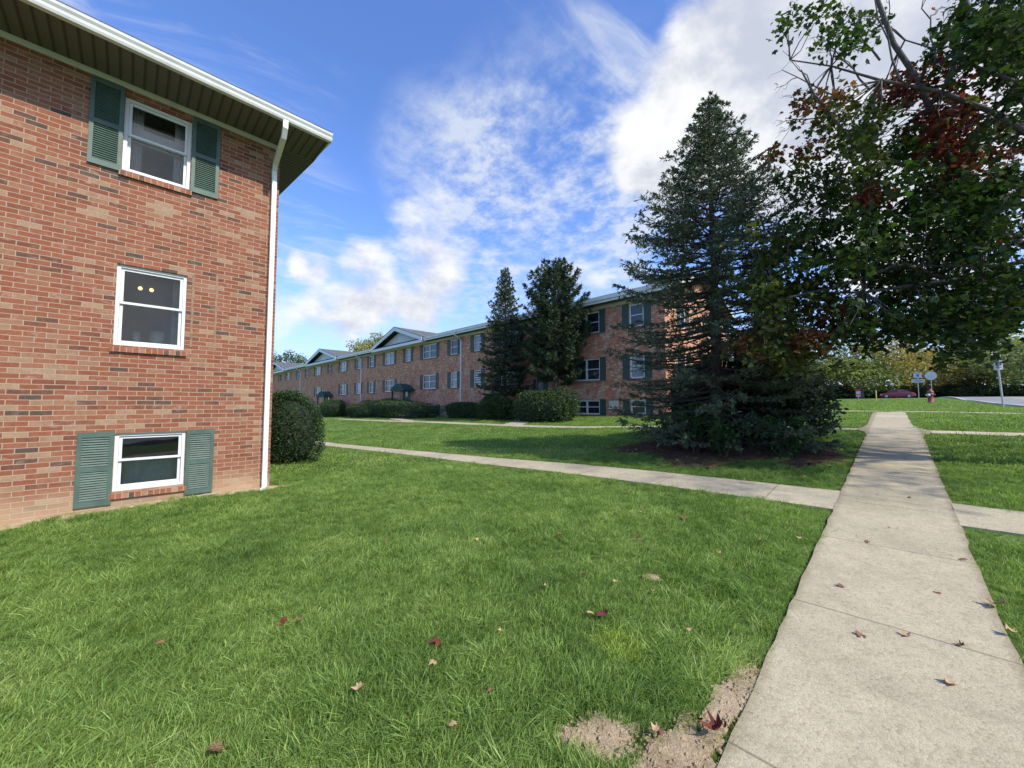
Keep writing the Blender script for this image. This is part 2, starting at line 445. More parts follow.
# ------------------------------------------------------------------ the lie of the land
CTRL = [(0, -12, -2.35), (0, -6, -2.03), (0, -3, -1.84), (0, 0, -1.65), (0, 3.4, -1.436), (0, 7, -1.21), (0, 10, -1.02), (0, 14.7, -.724), (-.2, 18, -.52), (-.2, 21.6, -.33), (0, 25, -.25),
        (0, 30, -.17), (0, 40, .08), (.5, 50, .33), (0, 60, .62), (0, 72, .84), (0, 90, 1.0), (0, 100, 1.03), (0, 150, 1.05),
        (5, 0, -1.62), (5, 7, -1.2), (5, 14.7, -.72), (4.5, 22, -.38), (4.5, 30, -.19), (4.5, 40, 0.0), (4.5, 55, .33), (5, 72, .88), (12, 0, -1.6), (12, 15, -.75), (12, 30, -.15), (12, 60, .5), (12, 85, .93), (14, 110, 1.0),
        (40, 10, -.9), (40, 60, .7), (40, 120, 1.05), (90, 60, .8), (90, -40, -1.5), (90, 150, 1.1),
        (-8.3, -1.1, -1.60), (-8.3, -4.5, -1.78), (-8.3, -10, -2.1), (-8.3, .7, -1.495), (-8.3, 1.9, -1.56), (-12, 3.3, -1.63), (-16, -3, -1.75), (-30, -5, -2.2), (-4, 1, -1.54), (-3, 4, -1.41), (-5, -4, -1.80), (-3, -8, -2.05),
        (-2.3, 6.6, -1.27), (-7, 6.6, -1.43), (-13, 6.6, -1.66), (-19.35, 6.6, -1.90), (-32, 8, -2.05), (-60, 8, -2.3), (-3.2, 10.2, -1.0), (-2, 12.5, -.86), (-6, 14.9, -.86), (-22, 15.7, -1.26), (-11, 17.5, -.93), (-28.5, 17.5, -1.28),
        (-9.1, 20.5, -.62), (-13.9, 20.5, -.74), (-24, 20.5, -.92), (-37, 20.5, -1.28), (-52, 20.5, -1.6), (-85, 20.5, -1.9), (-5, 30, -.25), (-10, 45, .1), (-40, 45, -.9), (-85, 45, -1.6), (-30, 90, .6), (-90, 100, 0), (-110, 5, -2.5), (-100, -60, -2.8), (-20, -40, -2.6), (20, -40, -2.4), (-5, 60, .5)]
_C = np.array(CTRL, float)
def _tps(d2): return .5 * d2 * np.log(d2 + 1e-9)
def _fit():
    n = len(_C); d2 = ((_C[:, None, :2] - _C[None, :, :2]) ** 2).sum(-1)
    K = _tps(d2) + np.eye(n) * 2.0; Pm = np.c_[np.ones(n), _C[:, :2]]
    A = np.zeros((n + 3, n + 3)); A[:n, :n] = K; A[:n, n:] = Pm; A[n:, :n] = Pm.T
    return np.linalg.solve(A, np.r_[_C[:, 2], 0, 0, 0])
_wt = _fit()
def _smooth(t): t = np.clip(t, 0, 1); return t * t * (3 - 2 * t)
def gh(x, y):
    """ground height"""
    x = np.asarray(x, float); y = np.asarray(y, float); sh = x.shape
    xf = np.clip(x.ravel(), -110, 90); yf = np.clip(y.ravel(), -60, 150)
    d2 = (xf[:, None] - _C[None, :, 0]) ** 2 + (yf[:, None] - _C[None, :, 1]) ** 2
    z = _tps(d2) @ _wt[:-3] + _wt[-3] + _wt[-2] * xf + _wt[-1] * yf
    r = np.hypot(x.ravel(), y.ravel() - 20)
    k = _smooth((r - 90) / 140.)
    z = z * (1 - k) + .5 * k
    return z.reshape(sh)
def g1(x, y): return float(gh(np.array([x]), np.array([y]))[0])
def axis_steps(lo, hi, c0, c1, fine):
    a = list(np.arange(c0, c1 + 1e-6, fine)); st = fine; q = c1
    while q < hi: st = min(st * 1.25, 300); q += st; a.append(q)
    st = fine; q = c0
    while q > lo: st = min(st * 1.25, 300); q -= st; a.insert(0, q)
    return np.array(a)

def lawn_mat():
    m, nt, N, L, P = newmat('lawn')
    c = coords(N)
    f1 = tex_noise(N, L, c, .35, 5, .6, .4); f2 = tex_noise(N, L, c, 5, 6, .7); f3 = tex_noise(N, L, c, 60, 3, .7)
    v = math_n(N, L, 'ADD', math_n(N, L, 'MULTIPLY', f1, .5), math_n(N, L, 'ADD', math_n(N, L, 'MULTIPLY', f2, .3), math_n(N, L, 'MULTIPLY', f3, .2)))
    col = ramp(N, L, v, [(.36, (.070, .125, .024)), (.5, (.110, .190, .036)), (.64, (.165, .250, .055))])
    L.new(col, P.inputs['Base Color']); P.inputs['Roughness'].default_value = .85; P.inputs['Specular IOR Level'].default_value = .1
    bump(N, L, P, math_n(N, L, 'ADD', f2, f3), .8, .05); return m
M['lawn'] = lawn_mat()

def build_ground():
    xs = axis_steps(-2600, 2600, -12, 8, .5); ys = axis_steps(-2600, 2600, -3, 24, .5)
    X, Y = np.meshgrid(xs, ys, indexing='ij'); Z = gh(X, Y)
    V = np.stack([X, Y, Z], -1).reshape(-1, 3); ny = len(ys)
    i, j = np.meshgrid(np.arange(len(xs) - 1), np.arange(ny - 1), indexing='ij')
    a = (i * ny + j).ravel(); Fc = np.stack([a, a + ny, a + ny + 1, a + 1], 1)
    me = fast_mesh('ground', V, Fc, smooth=True)
    return tag(link('ground', me, M['lawn']), kind='structure')
build_ground()

def strip(name, mat, edge_a, edge_b, lift, kind='structure', steps=None, thick=0.0, step_len=.5):
    """a sheet draped on the ground between two edge polylines with equally many points"""
    ea = np.array(edge_a, float); eb = np.array(edge_b, float); A = []; B = []; U = []; u = 0.
    for k in range(len(ea) - 1):
        n = max(1, int(np.linalg.norm(ea[k + 1] - ea[k]) / step_len))
        for q in range(n):
            t = q / n; A.append(ea[k] * (1 - t) + ea[k + 1] * t); B.append(eb[k] * (1 - t) + eb[k + 1] * t)
    A.append(ea[-1]); B.append(eb[-1]); A = np.array(A); B = np.array(B)
    w = np.linalg.norm(B - A, axis=1).max(); nc = max(2, int(w / step_len) + 1)
    rows = []
    for t in np.linspace(0, 1, nc + 1):
        p = A * (1 - t) + B * t; rows.append(np.c_[p, gh(p[:, 0], p[:, 1]) + lift])
    mb = MB(); nr = len(A)
    for a in range(nc):
        for q in range(nr - 1):
            P4 = [rows[a][q], rows[a][q + 1], rows[a + 1][q + 1], rows[a + 1][q]]
            mb.face(P4[::-1] if False else P4, uv=[(p[0], p[1]) for p in P4])
    if thick:
        for row in (rows[0], rows[-1]):
            for q in range(nr - 1):
                p, p2 = row[q], row[q + 1]
                mb.face([p, p2, p2 - [0, 0, thick], p - [0, 0, thick]], uv=[(p[0], p[1]), (p2[0], p2[1]), (p2[0], p2[1]), (p[0], p[1])])
        for q in (0, nr - 1):
            for a in range(nc):
                p, p2 = rows[a][q], rows[a + 1][q]
                mb.face([p, p2, p2 - [0, 0, thick], p - [0, 0, thick]], uv=[(p[0], p[1]), (p2[0], p2[1]), (p2[0], p2[1]), (p[0], p[1])])
    return tag(mb.build(name, mat), kind=kind)

def concrete_mat(name, axis, spacing, offset, base=(.58, .51, .355), tint=1.0, edges=False):
    m, nt, N, L, P = newmat(name)
    uv = coords(N, 'UV')
    big = tex_noise(N, L, uv, .8, 5, .6, .3); mid = tex_noise(N, L, uv, 7, 5, .65)
    v1 = N.new('ShaderNodeTexVoronoi'); v1.inputs['Scale'].default_value = 62; L.new(uv, v1.inputs['Vector'])
    grit = tex_noise(N, L, uv, 150, 3, .7)
    T = lambda q, k: tuple(c * k * tint for c in q)
    col = ramp(N, L, big, [(.3, T(base, .80)), (.7, T((base[0], base[1] * .99, base[2] * .97), 1.14))])
    col = mixc(N, L, .55, col, ramp(N, L, mid, [(.3, (.68, .67, .66)), (.7, (1, 1, 1))]), 'MULTIPLY')
    peb = ramp(N, L, v1.outputs['Color'], [(.0, (.70, .66, .62)), (.45, (.95, .95, .95)), (.62, (1.0, 1.0, .98)), (1., (1, 1, 1))])
    col = mixc(N, L, .8, col, peb, 'MULTIPLY')
    spk = mrange(N, L, tex_noise(N, L, uv, 44, 2, .5), .64, .72)
    col = mixc(N, L, math_n(N, L, 'MULTIPLY', spk, .45), col, (.60, .56, .48))
    col = mixc(N, L, .75, col, ramp(N, L, grit, [(.3, (.55, .54, .52)), (.6, (1, 1, 1))]), 'MULTIPLY')
    stain = mrange(N, L, tex_noise(N, L, uv, 1.7, 7, .72, .6), .58, .72)
    col = mixc(N, L, math_n(N, L, 'MULTIPLY', stain, .30), col, (.20, .175, .145))
    # hairline cracks
    vc = N.new('ShaderNodeTexVoronoi'); vc.feature = 'DISTANCE_TO_EDGE'; vc.inputs['Scale'].default_value = .55
    dv = N.new('ShaderNodeTexNoise'); dv.inputs['Scale'].default_value = 2.5; dv.inputs['Detail'].default_value = 6; L.new(uv, dv.inputs['Vector'])
    ad = N.new('ShaderNodeVectorMath'); ad.operation = 'MULTIPLY_ADD'; L.new(dv.outputs['Color'], ad.inputs[0]); ad.inputs[1].default_value = (.5, .5, 0); L.new(uv, ad.inputs[2]); L.new(ad.outputs[0], vc.inputs['Vector'])
    ck = math_n(N, L, 'MULTIPLY', mrange(N, L, vc.outputs['Distance'], .006, .001), mrange(N, L, tex_noise(N, L, uv, .7, 3), .54, .62))
    col = mixc(N, L, math_n(N, L, 'MULTIPLY', ck, .55), col, (.14, .115, .085))
    if edges:                                  # soil and moss creeping in from both sides
        se = N.new('ShaderNodeSeparateXYZ'); L.new(uv, se.inputs[0])
        e = math_n(N, L, 'ABSOLUTE', math_n(N, L, 'ADD', se.outputs[0], .083)); e = math_n(N, L, 'ADD', e, math_n(N, L, 'MULTIPLY', tex_noise(N, L, uv, 4.5, 7, .7), .16))
        col = mixc(N, L, math_n(N, L, 'MULTIPLY', mrange(N, L, e, .515, .60), .6), col, (.21, .165, .095))
    # tooled joints, with soil in them
    sep = N.new('ShaderNodeSeparateXYZ'); L.new(uv, sep.inputs[0])
    wv = tex_noise(N, L, uv, 1.2, 3)
    q = math_n(N, L, 'ADD', sep.outputs[axis], math_n(N, L, 'MULTIPLY', math_n(N, L, 'SUBTRACT', wv, .5), .03))
    q = math_n(N, L, 'DIVIDE', math_n(N, L, 'SUBTRACT', q, offset), spacing)
    fr = math_n(N, L, 'ABSOLUTE', math_n(N, L, 'SUBTRACT', math_n(N, L, 'FRACT', math_n(N, L, 'ADD', q, .5)), .5))
    j = mrange(N, L, fr, .009 / spacing, .003 / spacing)
    col = mixc(N, L, math_n(N, L, 'MULTIPLY', j, .6), col, (.13, .11, .08))
    L.new(col, P.inputs['Base Color']); P.inputs['Roughness'].default_value = .93; P.inputs['Specular IOR Level'].default_value = .2
    h = math_n(N, L, 'ADD', math_n(N, L, 'MULTIPLY', v1.outputs['Distance'], .6), math_n(N, L, 'SUBTRACT', grit, math_n(N, L, 'MULTIPLY', j, 3)))
    bump(N, L, P, h, .45, .006); return m
M['walk'] = concrete_mat('walk concrete', 1, 1.525, .42, edges=True)
M['walk_x'] = concrete_mat('side walk concrete', 0, 1.5, .2, (.60, .53, .375))

LIFT = .022
# main walk, with its rounded flare at the crossing
main_l = [(-.585, -6), (-.585, 13.6), (-.64, 14.1), (-.80, 14.6), (-.80, 15.0), (-.70, 15.6), (-.66, 16.4), (-.68, 18.5), (-.70, 21.7)]
main_r = [(.42, -6), (.42, 13.6), (.47, 14.1), (.62, 14.6), (.58, 15.0), (.40, 15.6), (.30, 16.4), (.26, 18.5), (.23, 21.7)]
def ragged(pl, seed, amp=.006, step=.17):
    q = np.random.default_rng(seed); o = []
    for a, b in zip(pl[:-1], pl[1:]):
        n = max(1, int(math.dist(a, b) / step))
        for k in range(n): o.append((a[0] + (b[0] - a[0]) * k / n + q.normal(0, amp) * (k > 0), a[1] + (b[1] - a[1]) * k / n))
    return o + [pl[-1]]
strip('path', M['walk'], ragged(main_l, 1), ragged(main_r, 2), LIFT + .004, thick=.05, step_len=.34)
strip('path', M['walk_x'], [(-60, 7.4), (-32, 7.25), (-19.3, 7.1), (-12, 7.0), (-7, 6.95), (-2.4, 6.98), (-.585, 7.02)], [(-60, 6.5), (-32, 6.4), (-19.3, 6.35), (-12, 6.25), (-7, 6.1), (-2.4, 6.06), (-.585, 6.05)], LIFT, thick=.05)
strip('path', M['walk_x'], [(.42, 7.05), (4.2, 7.05)], [(.42, 6.12), (4.2, 6.12)], LIFT, thick=.05)
strip('path', M['walk_x'], [(.60, 15.0), (4.2, 15.1)], [(.60, 14.35), (4.2, 14.4)], LIFT, thick=.05)
strip('path', M['walk_x'], [(-45, 17.2), (-28, 16.4), (-22.5, 16.0), (-14, 15.6), (-5.7, 15.15), (-.8, 15.0)], [(-45, 16.4), (-28, 15.6), (-22.5, 15.25), (-14, 14.9), (-5.7, 14.5), (-.8, 14.55)], LIFT, thick=.05)
strip('path', M['walk_x'], [(-17.8, 19.6), (-15.6, 17.2), (-14.8, 15.65)], [(-18.9, 19.5), (-16.9, 17.0), (-16.4, 15.7)], LIFT, thick=.05)
strip('path', M['walk_x'], [(-36.6, 20), (-33.0, 18.3), (-27, 16.35)], [(-37.6, 19.8), (-34.2, 17.7), (-29.5, 16.5)], LIFT, thick=.05)
strip('path', M['walk_x'], [(-14, 24.2), (-.4, 23.0), (4.2, 22.8)], [(-14, 23.4), (-.4, 22.3), (4.2, 22.1)], LIFT, thick=.05)

def asphalt_mat():
    m, nt, N, L, P = newmat('asphalt')
    c = coords(N); a = tex_noise(N, L, c, .25, 5, .6); g = tex_noise(N, L, c, 30, 4, .7)
    col = ramp(N, L, math_n(N, L, 'ADD', math_n(N, L, 'MULTIPLY', a, .7), math_n(N, L, 'MULTIPLY', g, .3)), [(.35, (.17, .17, .175)), (.65, (.27, .265, .26))])
    L.new(col, P.inputs['Base Color']); P.inputs['Roughness'].default_value = .85; bump(N, L, P, g, .3, .01); return m
M['asphalt'] = asphalt_mat()
M['kerb'] = plain('kerb concrete', (.46, .44, .40), .9, .15, 3)
M['line'] = plain('road paint', (.62, .50, .12), .8, .2, 5)
strip('road', M['asphalt'], [(4.6, -40), (4.6, 87)], [(12.2, -40), (12.2, 86.5)], .05, step_len=1.2)
strip('road', M['asphalt'], [(-70, 88.5), (4.4, 86.5), (100, 85)], [(-70, 96.5), (4.4, 95), (100, 93)], .06, step_len=1.5)
for xa in (4.38, 12.22):
    strip('kerb', M['kerb'], [(xa, -40), (xa, 86)], [(xa + .2, -40), (xa + .2, 86)], .12, thick=.2, step_len=1.2)
for xa in (8.22, 8.46):
    strip('road_marking', M['line'], [(xa, -40), (xa, 82)], [(xa + .11, -40), (xa + .11, 82)], .056, step_len=1.2)

# bare soil and litter
def soil_mat(name, a, b, c3):
    m, nt, N, L, P = newmat(name)
    c = coords(N); f = tex_noise(N, L, c, 9, 7, .75, .4); g = tex_noise(N, L, c, 45, 5, .75)
    col = ramp(N, L, f, [(.32, a), (.5, b), (.68, c3)])
    col = mixc(N, L, .6, col, ramp(N, L, g, [(.3, (.4, .38, .36)), (.65, (1, 1, 1))]), 'MULTIPLY')
    L.new(col, P.inputs['Base Color']); P.inputs['Roughness'].default_value = 1.0; P.inputs['Specular IOR Level'].default_value = .05
    bump(N, L, P, math_n(N, L, 'ADD', f, math_n(N, L, 'MULTIPLY', g, .5)), 1.0, .03); return m
M['mulch'] = soil_mat('mulch', (.060, .035, .022), (.12, .070, .045), (.20, .13, .085))
M['soil'] = soil_mat('dry soil', (.38, .27, .155), (.54, .415, .26), (.66, .53, .36))
def patch(name, mat, cx, cy, rx, ry, rot, rough=.25, seed=0, rise=.012, mound=0.0, n=96, rings=9, crumbs=0):
    r = np.random.default_rng(seed); ph = r.uniform(0, 6.28, 6); am = r.normal(0, rough / 2.2, 6); ph2 = r.uniform(0, 6.28, 12)
    mb = MB(); pts = []
    for i in range(rings + 1):
        row = []
        for k in range(n):
            t = 6.28318 * k / n; w = 1 + sum(am[q] * math.sin((q + 2) * t + ph[q]) for q in range(6)) + sum(rough * .22 * math.sin((9 + 3 * q) * t + ph2[q]) for q in range(12)) * (i / rings)
            f = i / rings; x = rx * f * w * math.cos(t); y = ry * f * w * math.sin(t)
            X = cx + x * math.cos(rot) - y * math.sin(rot); Y = cy + x * math.sin(rot) + y * math.cos(rot)
            row.append((X, Y, f))
        pts.append(row)
    fl = np.array([(p[0], p[1]) for row in pts for p in row]); z = gh(fl[:, 0], fl[:, 1]); q = 0
    for row in pts:
        for k in range(n):
            X, Y, f = row[k]; row[k] = (X, Y, z[q] + rise + mound * (1 - f * f) * (1 + .5 * math.sin(X * 31 + seed) * math.sin(Y * 27)) - (.03 if f > .99 else 0)); q += 1
    for i in range(rings):
        for k in range(n):
            k2 = (k + 1) % n; mb.face([pts[i][k], pts[i][k2], pts[i + 1][k2], pts[i + 1][k]])
    for k in range(int(crumbs)):               # crumbs of earth lying about
        a = r.uniform(0, 6.28); f = 1.15 * math.sqrt(r.uniform(0, 1)); x = rx * f * math.cos(a); y = ry * f * math.sin(a); s_ = r.uniform(.004, .013)
        X = cx + x * math.cos(rot) - y * math.sin(rot); Y = cy + x * math.sin(rot) + y * math.cos(rot); Z = g1(X, Y) + rise + mound * max(0, 1 - f * f) + s_ * .2
        c6 = [(X + s_ * r.uniform(.6, 1.3) * u, Y + s_ * r.uniform(.6, 1.3) * v, Z + s_ * r.uniform(.5, 1) * w_) for u, v, w_ in ((1, 0, 0), (0, 1, 0), (-1, 0, 0), (0, -1, 0), (0, 0, 1), (0, 0, -1))]
        for u, v, w_ in ((0, 1, 4), (1, 2, 4), (2, 3, 4), (3, 0, 4), (1, 0, 5), (2, 1, 5), (3, 2, 5), (0, 3, 5)): mb.face([c6[u], c6[v], c6[w_]])
    o = mb.build(name, mat, smooth=True); tag(o, kind='structure')
    return (cx, cy, rx, ry, rot)
BARE = []
BARE.append(patch('mulch_bed', M['mulch'], -3.25, 9.85, 2.3, 1.75, R(14), .16, 3, .02, .05))
BARE.append(patch('mulch_bed', M['mulch'], -1.22, 9.6, .40, 1.4, R(-4), .2, 5, .022, .02))
BARE.append(patch('soil_patch', M['soil'], -1.02, 1.60, .20, .13, R(40), .30, 8, .006, .010, crumbs=130))
BARE.append(patch('soil_patch', M['soil'], -.72, 1.74, .15, .26, R(-6), .16, 9, .017, .004, crumbs=150))
BARE.append(patch('soil_patch', M['soil'], -.65, 2.28, .085, .30, R(-4), .18, 10, .017, .003, crumbs=90))
BARE.append(patch('soil_patch', M['soil'], -1.50, 3.15, .09, .06, R(0), .15, 12, .012, .012))
BARE.append(patch('soil_patch', M['soil'], -8.22, -1.6, .17, 2.0, R(0), .25, 13, .02, .01))
BARE.append(patch('soil_patch', M['soil'], -8.22, 1.5, .14, .75, R(0), .3, 14, .02, .01))

# ------------------------------------------------------------------ helpers for brick fronts
def wall_front(mb, T, u0, u1, w0, w1, holes, depth, m=0):
    """front sheet with openings; T(u, w, n) -> point, n outwards; uv in metres"""
    us = sorted({u0, u1, *[h[0] for h in holes], *[h[1] for h in holes]}); ws = sorted({w0, w1, *[h[2] for h in holes], *[h[3] for h in holes]})
    for i in range(len(us) - 1):
        for j in range(len(ws) - 1):
            cu = (us[i] + us[i + 1]) / 2; cw = (ws[j] + ws[j + 1]) / 2
            if any(h[0] < cu < h[1] and h[2] < cw < h[3] for h in holes): continue
            q = [(us[i], ws[j]), (us[i + 1], ws[j]), (us[i + 1], ws[j + 1]), (us[i], ws[j + 1])]
            mb.face([T(a, b, 0) for a, b in q], uv=q, m=m)
    for (a, b, c, d) in holes:
        for (p, q) in (((a, c), (b, c)), ((b, c), (b, d)), ((b, d), (a, d)), ((a, d), (a, c))):
            mb.face([T(*p, 0), T(*q, 0), T(*q, -depth), T(*p, -depth)], uv=[p, q, (q[0] + depth, q[1] + .01), (p[0] + depth, p[1] + .01)], m=m)
def tbox(mb, T, u0, u1, w0, w1, n0, n1, m=0):
    mb.hexa([T(u0, w0, n0), T(u1, w0, n0), T(u1, w0, n1), T(u0, w0, n1), T(u0, w1, n0), T(u1, w1, n0), T(u1, w1, n1), T(u0, w1, n1)], m)

def fine_window(parent, T, u0, u1, w0, w1, depth, rail, upper_out=True):
    """double-hung vinyl window, with sashes, panes and a rowlock sill"""
    fr = MB(); f = .045; n0, n1 = -depth - .02, -depth + .045
    tbox(fr, T, u0, u0 + f, w0, w1, n0, n1); tbox(fr, T, u1 - f, u1, w0, w1, n0, n1)
    tbox(fr, T, u0 + f, u1 - f, w1 - f, w1, n0, n1); tbox(fr, T, u0 + f, u1 - f, w0, w0 + f, n0, n1)
    win = fr.build('window', M['white'], parent)
    a, b, c, d = u0 + f + .002, u1 - f - .002, w0 + f + .002, w1 - f - .002; s = .036
    for nm, lo, hi, q0, q1 in (('upper_sash', rail, d, -depth - .012, -depth + .020), ('lower_sash', c, rail + .03, -depth - .046, -depth - .014)):
        sb = MB()
        tbox(sb, T, a, a + s, lo, hi, q0, q1); tbox(sb, T, b - s, b, lo, hi, q0, q1)
        tbox(sb, T, a + s, b - s, lo, lo + s, q0, q1); tbox(sb, T, a + s, b - s, hi - s, hi, q0, q1)
        if nm == 'lower_sash':
            for cu in (a + (b - a) * .27, a + (b - a) * .73): tbox(sb, T, cu - .03, cu + .03, hi, hi + .014, q0 + .004, q1 + .008)
        sb.build('sash', M['white'], win)
        g = MB(); qm = (q0 + q1) / 2
        q = [(a + s - .004, lo + s - .004), (b - s + .004, lo + s - .004), (b - s + .004, hi - s + .004), (a + s - .004, hi - s + .004)]
        g.face([T(x, y, qm) for x, y in q], uv=q); g.build('pane', M['glass'], win)
    sl = MB()
    sl.hexa([T(u0 - .03, w0 - .085, -depth - .02), T(u1 + .03, w0 - .085, -depth - .02), T(u1 + .03, w0 - .105, .042), T(u0 - .03, w0 - .105, .042),
             T(u0 - .03, w0 - .003, -depth - .02), T(u1 + .03, w0 - .003, -depth - .02), T(u1 + .03, w0 - .030, .042), T(u0 - .03, w0 - .030, .042)])
    sl.build('sill', M['sill'], win)
    return win
def fine_shutter(parent, T, u0, u1, w0, w1, mid):
    b = MB(); st = .048; t = .034
    tbox(b, T, u0, u0 + st, w0, w1, .004, t); tbox(b, T, u1 - st, u1, w0, w1, .004, t)
    for a, c in ((w0, w0 + .085), (mid - .035, mid + .035), (w1 - .075, w1)): tbox(b, T, u0 + st, u1 - st, a, c, .004, t - .001)
    tbox(b, T, u0 + st, u1 - st, w0 + .085, w1 - .075, .003, .006)
    for lo, hi in ((w0 + .085, mid - .035), (mid + .035, w1 - .075)):
        n = max(3, int(round((hi - lo) / .034)))
        for k in range(n):
            z = lo + (hi - lo) * (k + .5) / n; hz = (hi - lo) / n * .5
            b.hexa([T(u0 + st, z - hz * .9, .024), T(u1 - st, z - hz * .9, .024), T(u1 - st, z - hz * .6, .031), T(u0 + st, z - hz * .6, .031),
                    T(u0 + st, z + hz * .75, .007), T(u1 - st, z + hz * .75, .007), T(u1 - st, z + hz * .98, .012), T(u0 + st, z + hz * .98, .012)])
    return b.build('shutter', M['green'], parent)
def downspout(parent, pts, half, mat):
    """square pipe along a polyline"""
    mb = MB(); rings = []
    P = [Vector(p) for p in pts]
    for i, p in enumerate(P):
        t = (P[min(i + 1, len(P) - 1)] - P[max(i - 1, 0)]).normalized(); side = DS_SIDE; up = t.cross(side).normalized()
        rings.append([p + side * half * a + up * half * b for a, b in ((1, 1), (-1, 1), (-1, -1), (1, -1))])
    for i in range(len(P) - 1):
        for k in range(4):
            k2 = (k + 1) % 4; mb.face([rings[i][k], rings[i][k2], rings[i + 1][k2], rings[i + 1][k]], uv=[(0, 0)] * 4)
    mb.face(rings[0]); mb.face(rings[-1])
    return mb.build('downspout', mat, parent)

# ------------------------------------------------------------------ the near apartment block
def near_building():
    X0 = -8.3
    root = empty('brick_apartment_building', (0, 0, 0))
    tag(root, 'near red brick apartment block end with three white windows and green shutters', 'apartment building')
    T = lambda u, w, n: (X0 + n, u, w)
    ytop = 5.0; y0, y1 = -16.0, 1.92; xb = -19.0; slope = .12; midx = (X0 + xb) / 2
    holes = [(-.20, .605, 3.62, 4.80), (-.19, .63, .90, 2.15), (-.115, .70, -1.30, -.436)]
    far = []
    for k in range(1, 3):
        for (w0, w1) in ((3.62, 4.80), (.90, 2.15), (-1.30, -.436)): far.append((-.2 - 2.9 * k, .62 - 2.9 * k, w0, w1))
    w = MB()
    wall_front(w, T, y0, y1, -2.6, ytop, holes + far, .085)
    def side(poly, f, axis): w.face(poly, uv=[f(p) for p in poly])
    top = ytop + slope * (X0 - midx)
    side([(X0, y1, -2.6), (xb, y1, -2.6), (xb, y1, ytop), (midx, y1, top), (X0, y1, ytop)], lambda p: (p[0], p[2]), 0)
    side([(X0, y0, -2.6), (xb, y0, -2.6), (xb, y0, ytop), (midx, y0, top), (X0, y0, ytop)], lambda p: (p[0], p[2]), 0)
    side([(xb, y0, -2.6), (xb, y1, -2.6), (xb, y1, ytop), (xb, y0, ytop)], lambda p: (p[1], p[2]), 0)
    w.build('wall', M['brick'], root)
    rails = {0: 4.22, 1: 1.55, 2: -.86}
    for i, h in enumerate(holes + far):
        fine_window(root, T, *h, .085, rails[i % 3])
    sh = [(-.56, -.205, 3.57, 4.895, 4.23), (.612, .985, 3.59, 4.90, 4.25), (-.49, -.12, -1.475, -.405, -.94), (.706, 1.07, -1.475, -.415, -.95)]
    for k in range(1, 3):
        sh += [(a - 2.9 * k, b - 2.9 * k, c, d, e) for (a, b, c, d, e) in sh[:4]]
    for s_ in sh: fine_shutter(root, T, *s_)
    # rooms behind the three windows
    for (u0, u1, w0, w1) in holes:
        r = MB(); a, b, c, d, D = u0 - .9, u1 + 1.0, w0 - .7, w1 + .45, 1.8
        q = [T(a, c, -.16), T(b, c, -.16), T(b, c, -D), T(a, c, -D), T(a, d, -.16), T(b, d, -.16), T(b, d, -D), T(a, d, -D)]
        for f in ((0, 1, 2, 3), (4, 5, 6, 7), (1, 2, 6, 5), (2, 3, 7, 6), (3, 0, 4, 7)): r.face([q[k] for k in f])
        r.build('room', M['room'], root)
    def curtain(u0, u1, w0, w1, n, amp=.02, nf=6):
        c = MB(); k = nf * 6; pr = None
        for i in range(k + 1):
            u = u0 + (u1 - u0) * i / k; q = (T(u, w0, n + amp * math.sin(i)), T(u, w1, n + amp * .6 * math.sin(i)))
            if pr: c.face([pr[0], q[0], q[1], pr[1]])
            pr = q
        return c.build('curtain', M['curtain'], root, smooth=True)
    curtain(.47, .60, .90, 2.12, -.24); curtain(-.17, .02, 3.6, 4.8, -.24); curtain(.40, .60, 3.6, 4.8, -.24)
    curtain(-.10, .70, -1.32, -.86, -.26, .006, 12); curtain(-.2, .62, 4.2, 4.46, -.20, .003, 10)
    for u, w0, w1 in ((.71, .96, 2.19), (1.025, .93, 2.28)):
        cb = MB()
        for k in range(9):
            a = w0 + (w1 - w0) * k / 9; b = w0 + (w1 - w0) * (k + 1) / 9; j = .004 * math.sin(k * 2.3)
            tbox(cb, T, u - .015 + j, u + .015 + j, a, b, .0, .006 + .002 * (k % 2))
        cb.build('sealant_line', M['caulk'], root)
    # eaves
    ex = -7.46; ey = 2.53
    fz = MB(); fz.box(X0 + .003, y0, 4.915, X0 + .028, y1 + .02, 4.998)
    fz.build('frieze_board', M['trim'], root)
    sf = MB(); sf.face([(X0, y0, 5.0), (ex, y0, 5.0), (ex, ey, 5.0), (X0, ey, 5.0)], uv=[(0, y0), (1, y0), (1, ey), (0, ey)])
    # sloping soffit under the gable verge
    for xa, xc, za, zc in ((X0, midx, 5.0, 5.0 + slope * (X0 - midx)), (xb, midx, 5.0, 5.0 + slope * (midx - xb))):
        sf.face([(xa, y1, za), (xc, y1, zc), (xc, ey, zc), (xa, ey, za)], uv=[(0, xa), (0, xc), (1, xc), (1, xa)])
    sf.build('soffit', M['soffit'], root)
    rf = MB(); th = .16
    rz = lambda x: 5.0 + slope * (ex - x) if x > midx else 5.0 + slope * (x - (xb - .84))
    for xa, xc in ((ex + .05, midx), (xb - .85, midx)):
        za = 5.13; zc = 5.13 + slope * abs(xa - xc)
        rf.hexa([(xa, y0, za), (xa, ey + .02, za), (xc, ey + .02, zc), (xc, y0, zc), (xa, y0, za + .05), (xa, ey + .02, za + .05), (xc, ey + .02, zc + .05), (xc, y0, zc + .05)])
    rf.build('roof', M['shingle'], root)
    rk = MB()
    for xa, xc in ((ex, midx), (xb - .84, midx)):
        zc = 4.985 + slope * abs(xa - xc)
        rk.hexa([(xa, ey, 4.985), (xa, ey + .03, 4.985), (xc, ey + .03, zc), (xc, ey, zc), (xa, ey, 5.12), (xa, ey + .03, 5.12), (xc, ey + .03, zc + .135), (xc, ey, zc + .135)])
    rk.build('rake_board', M['gutter'], root)
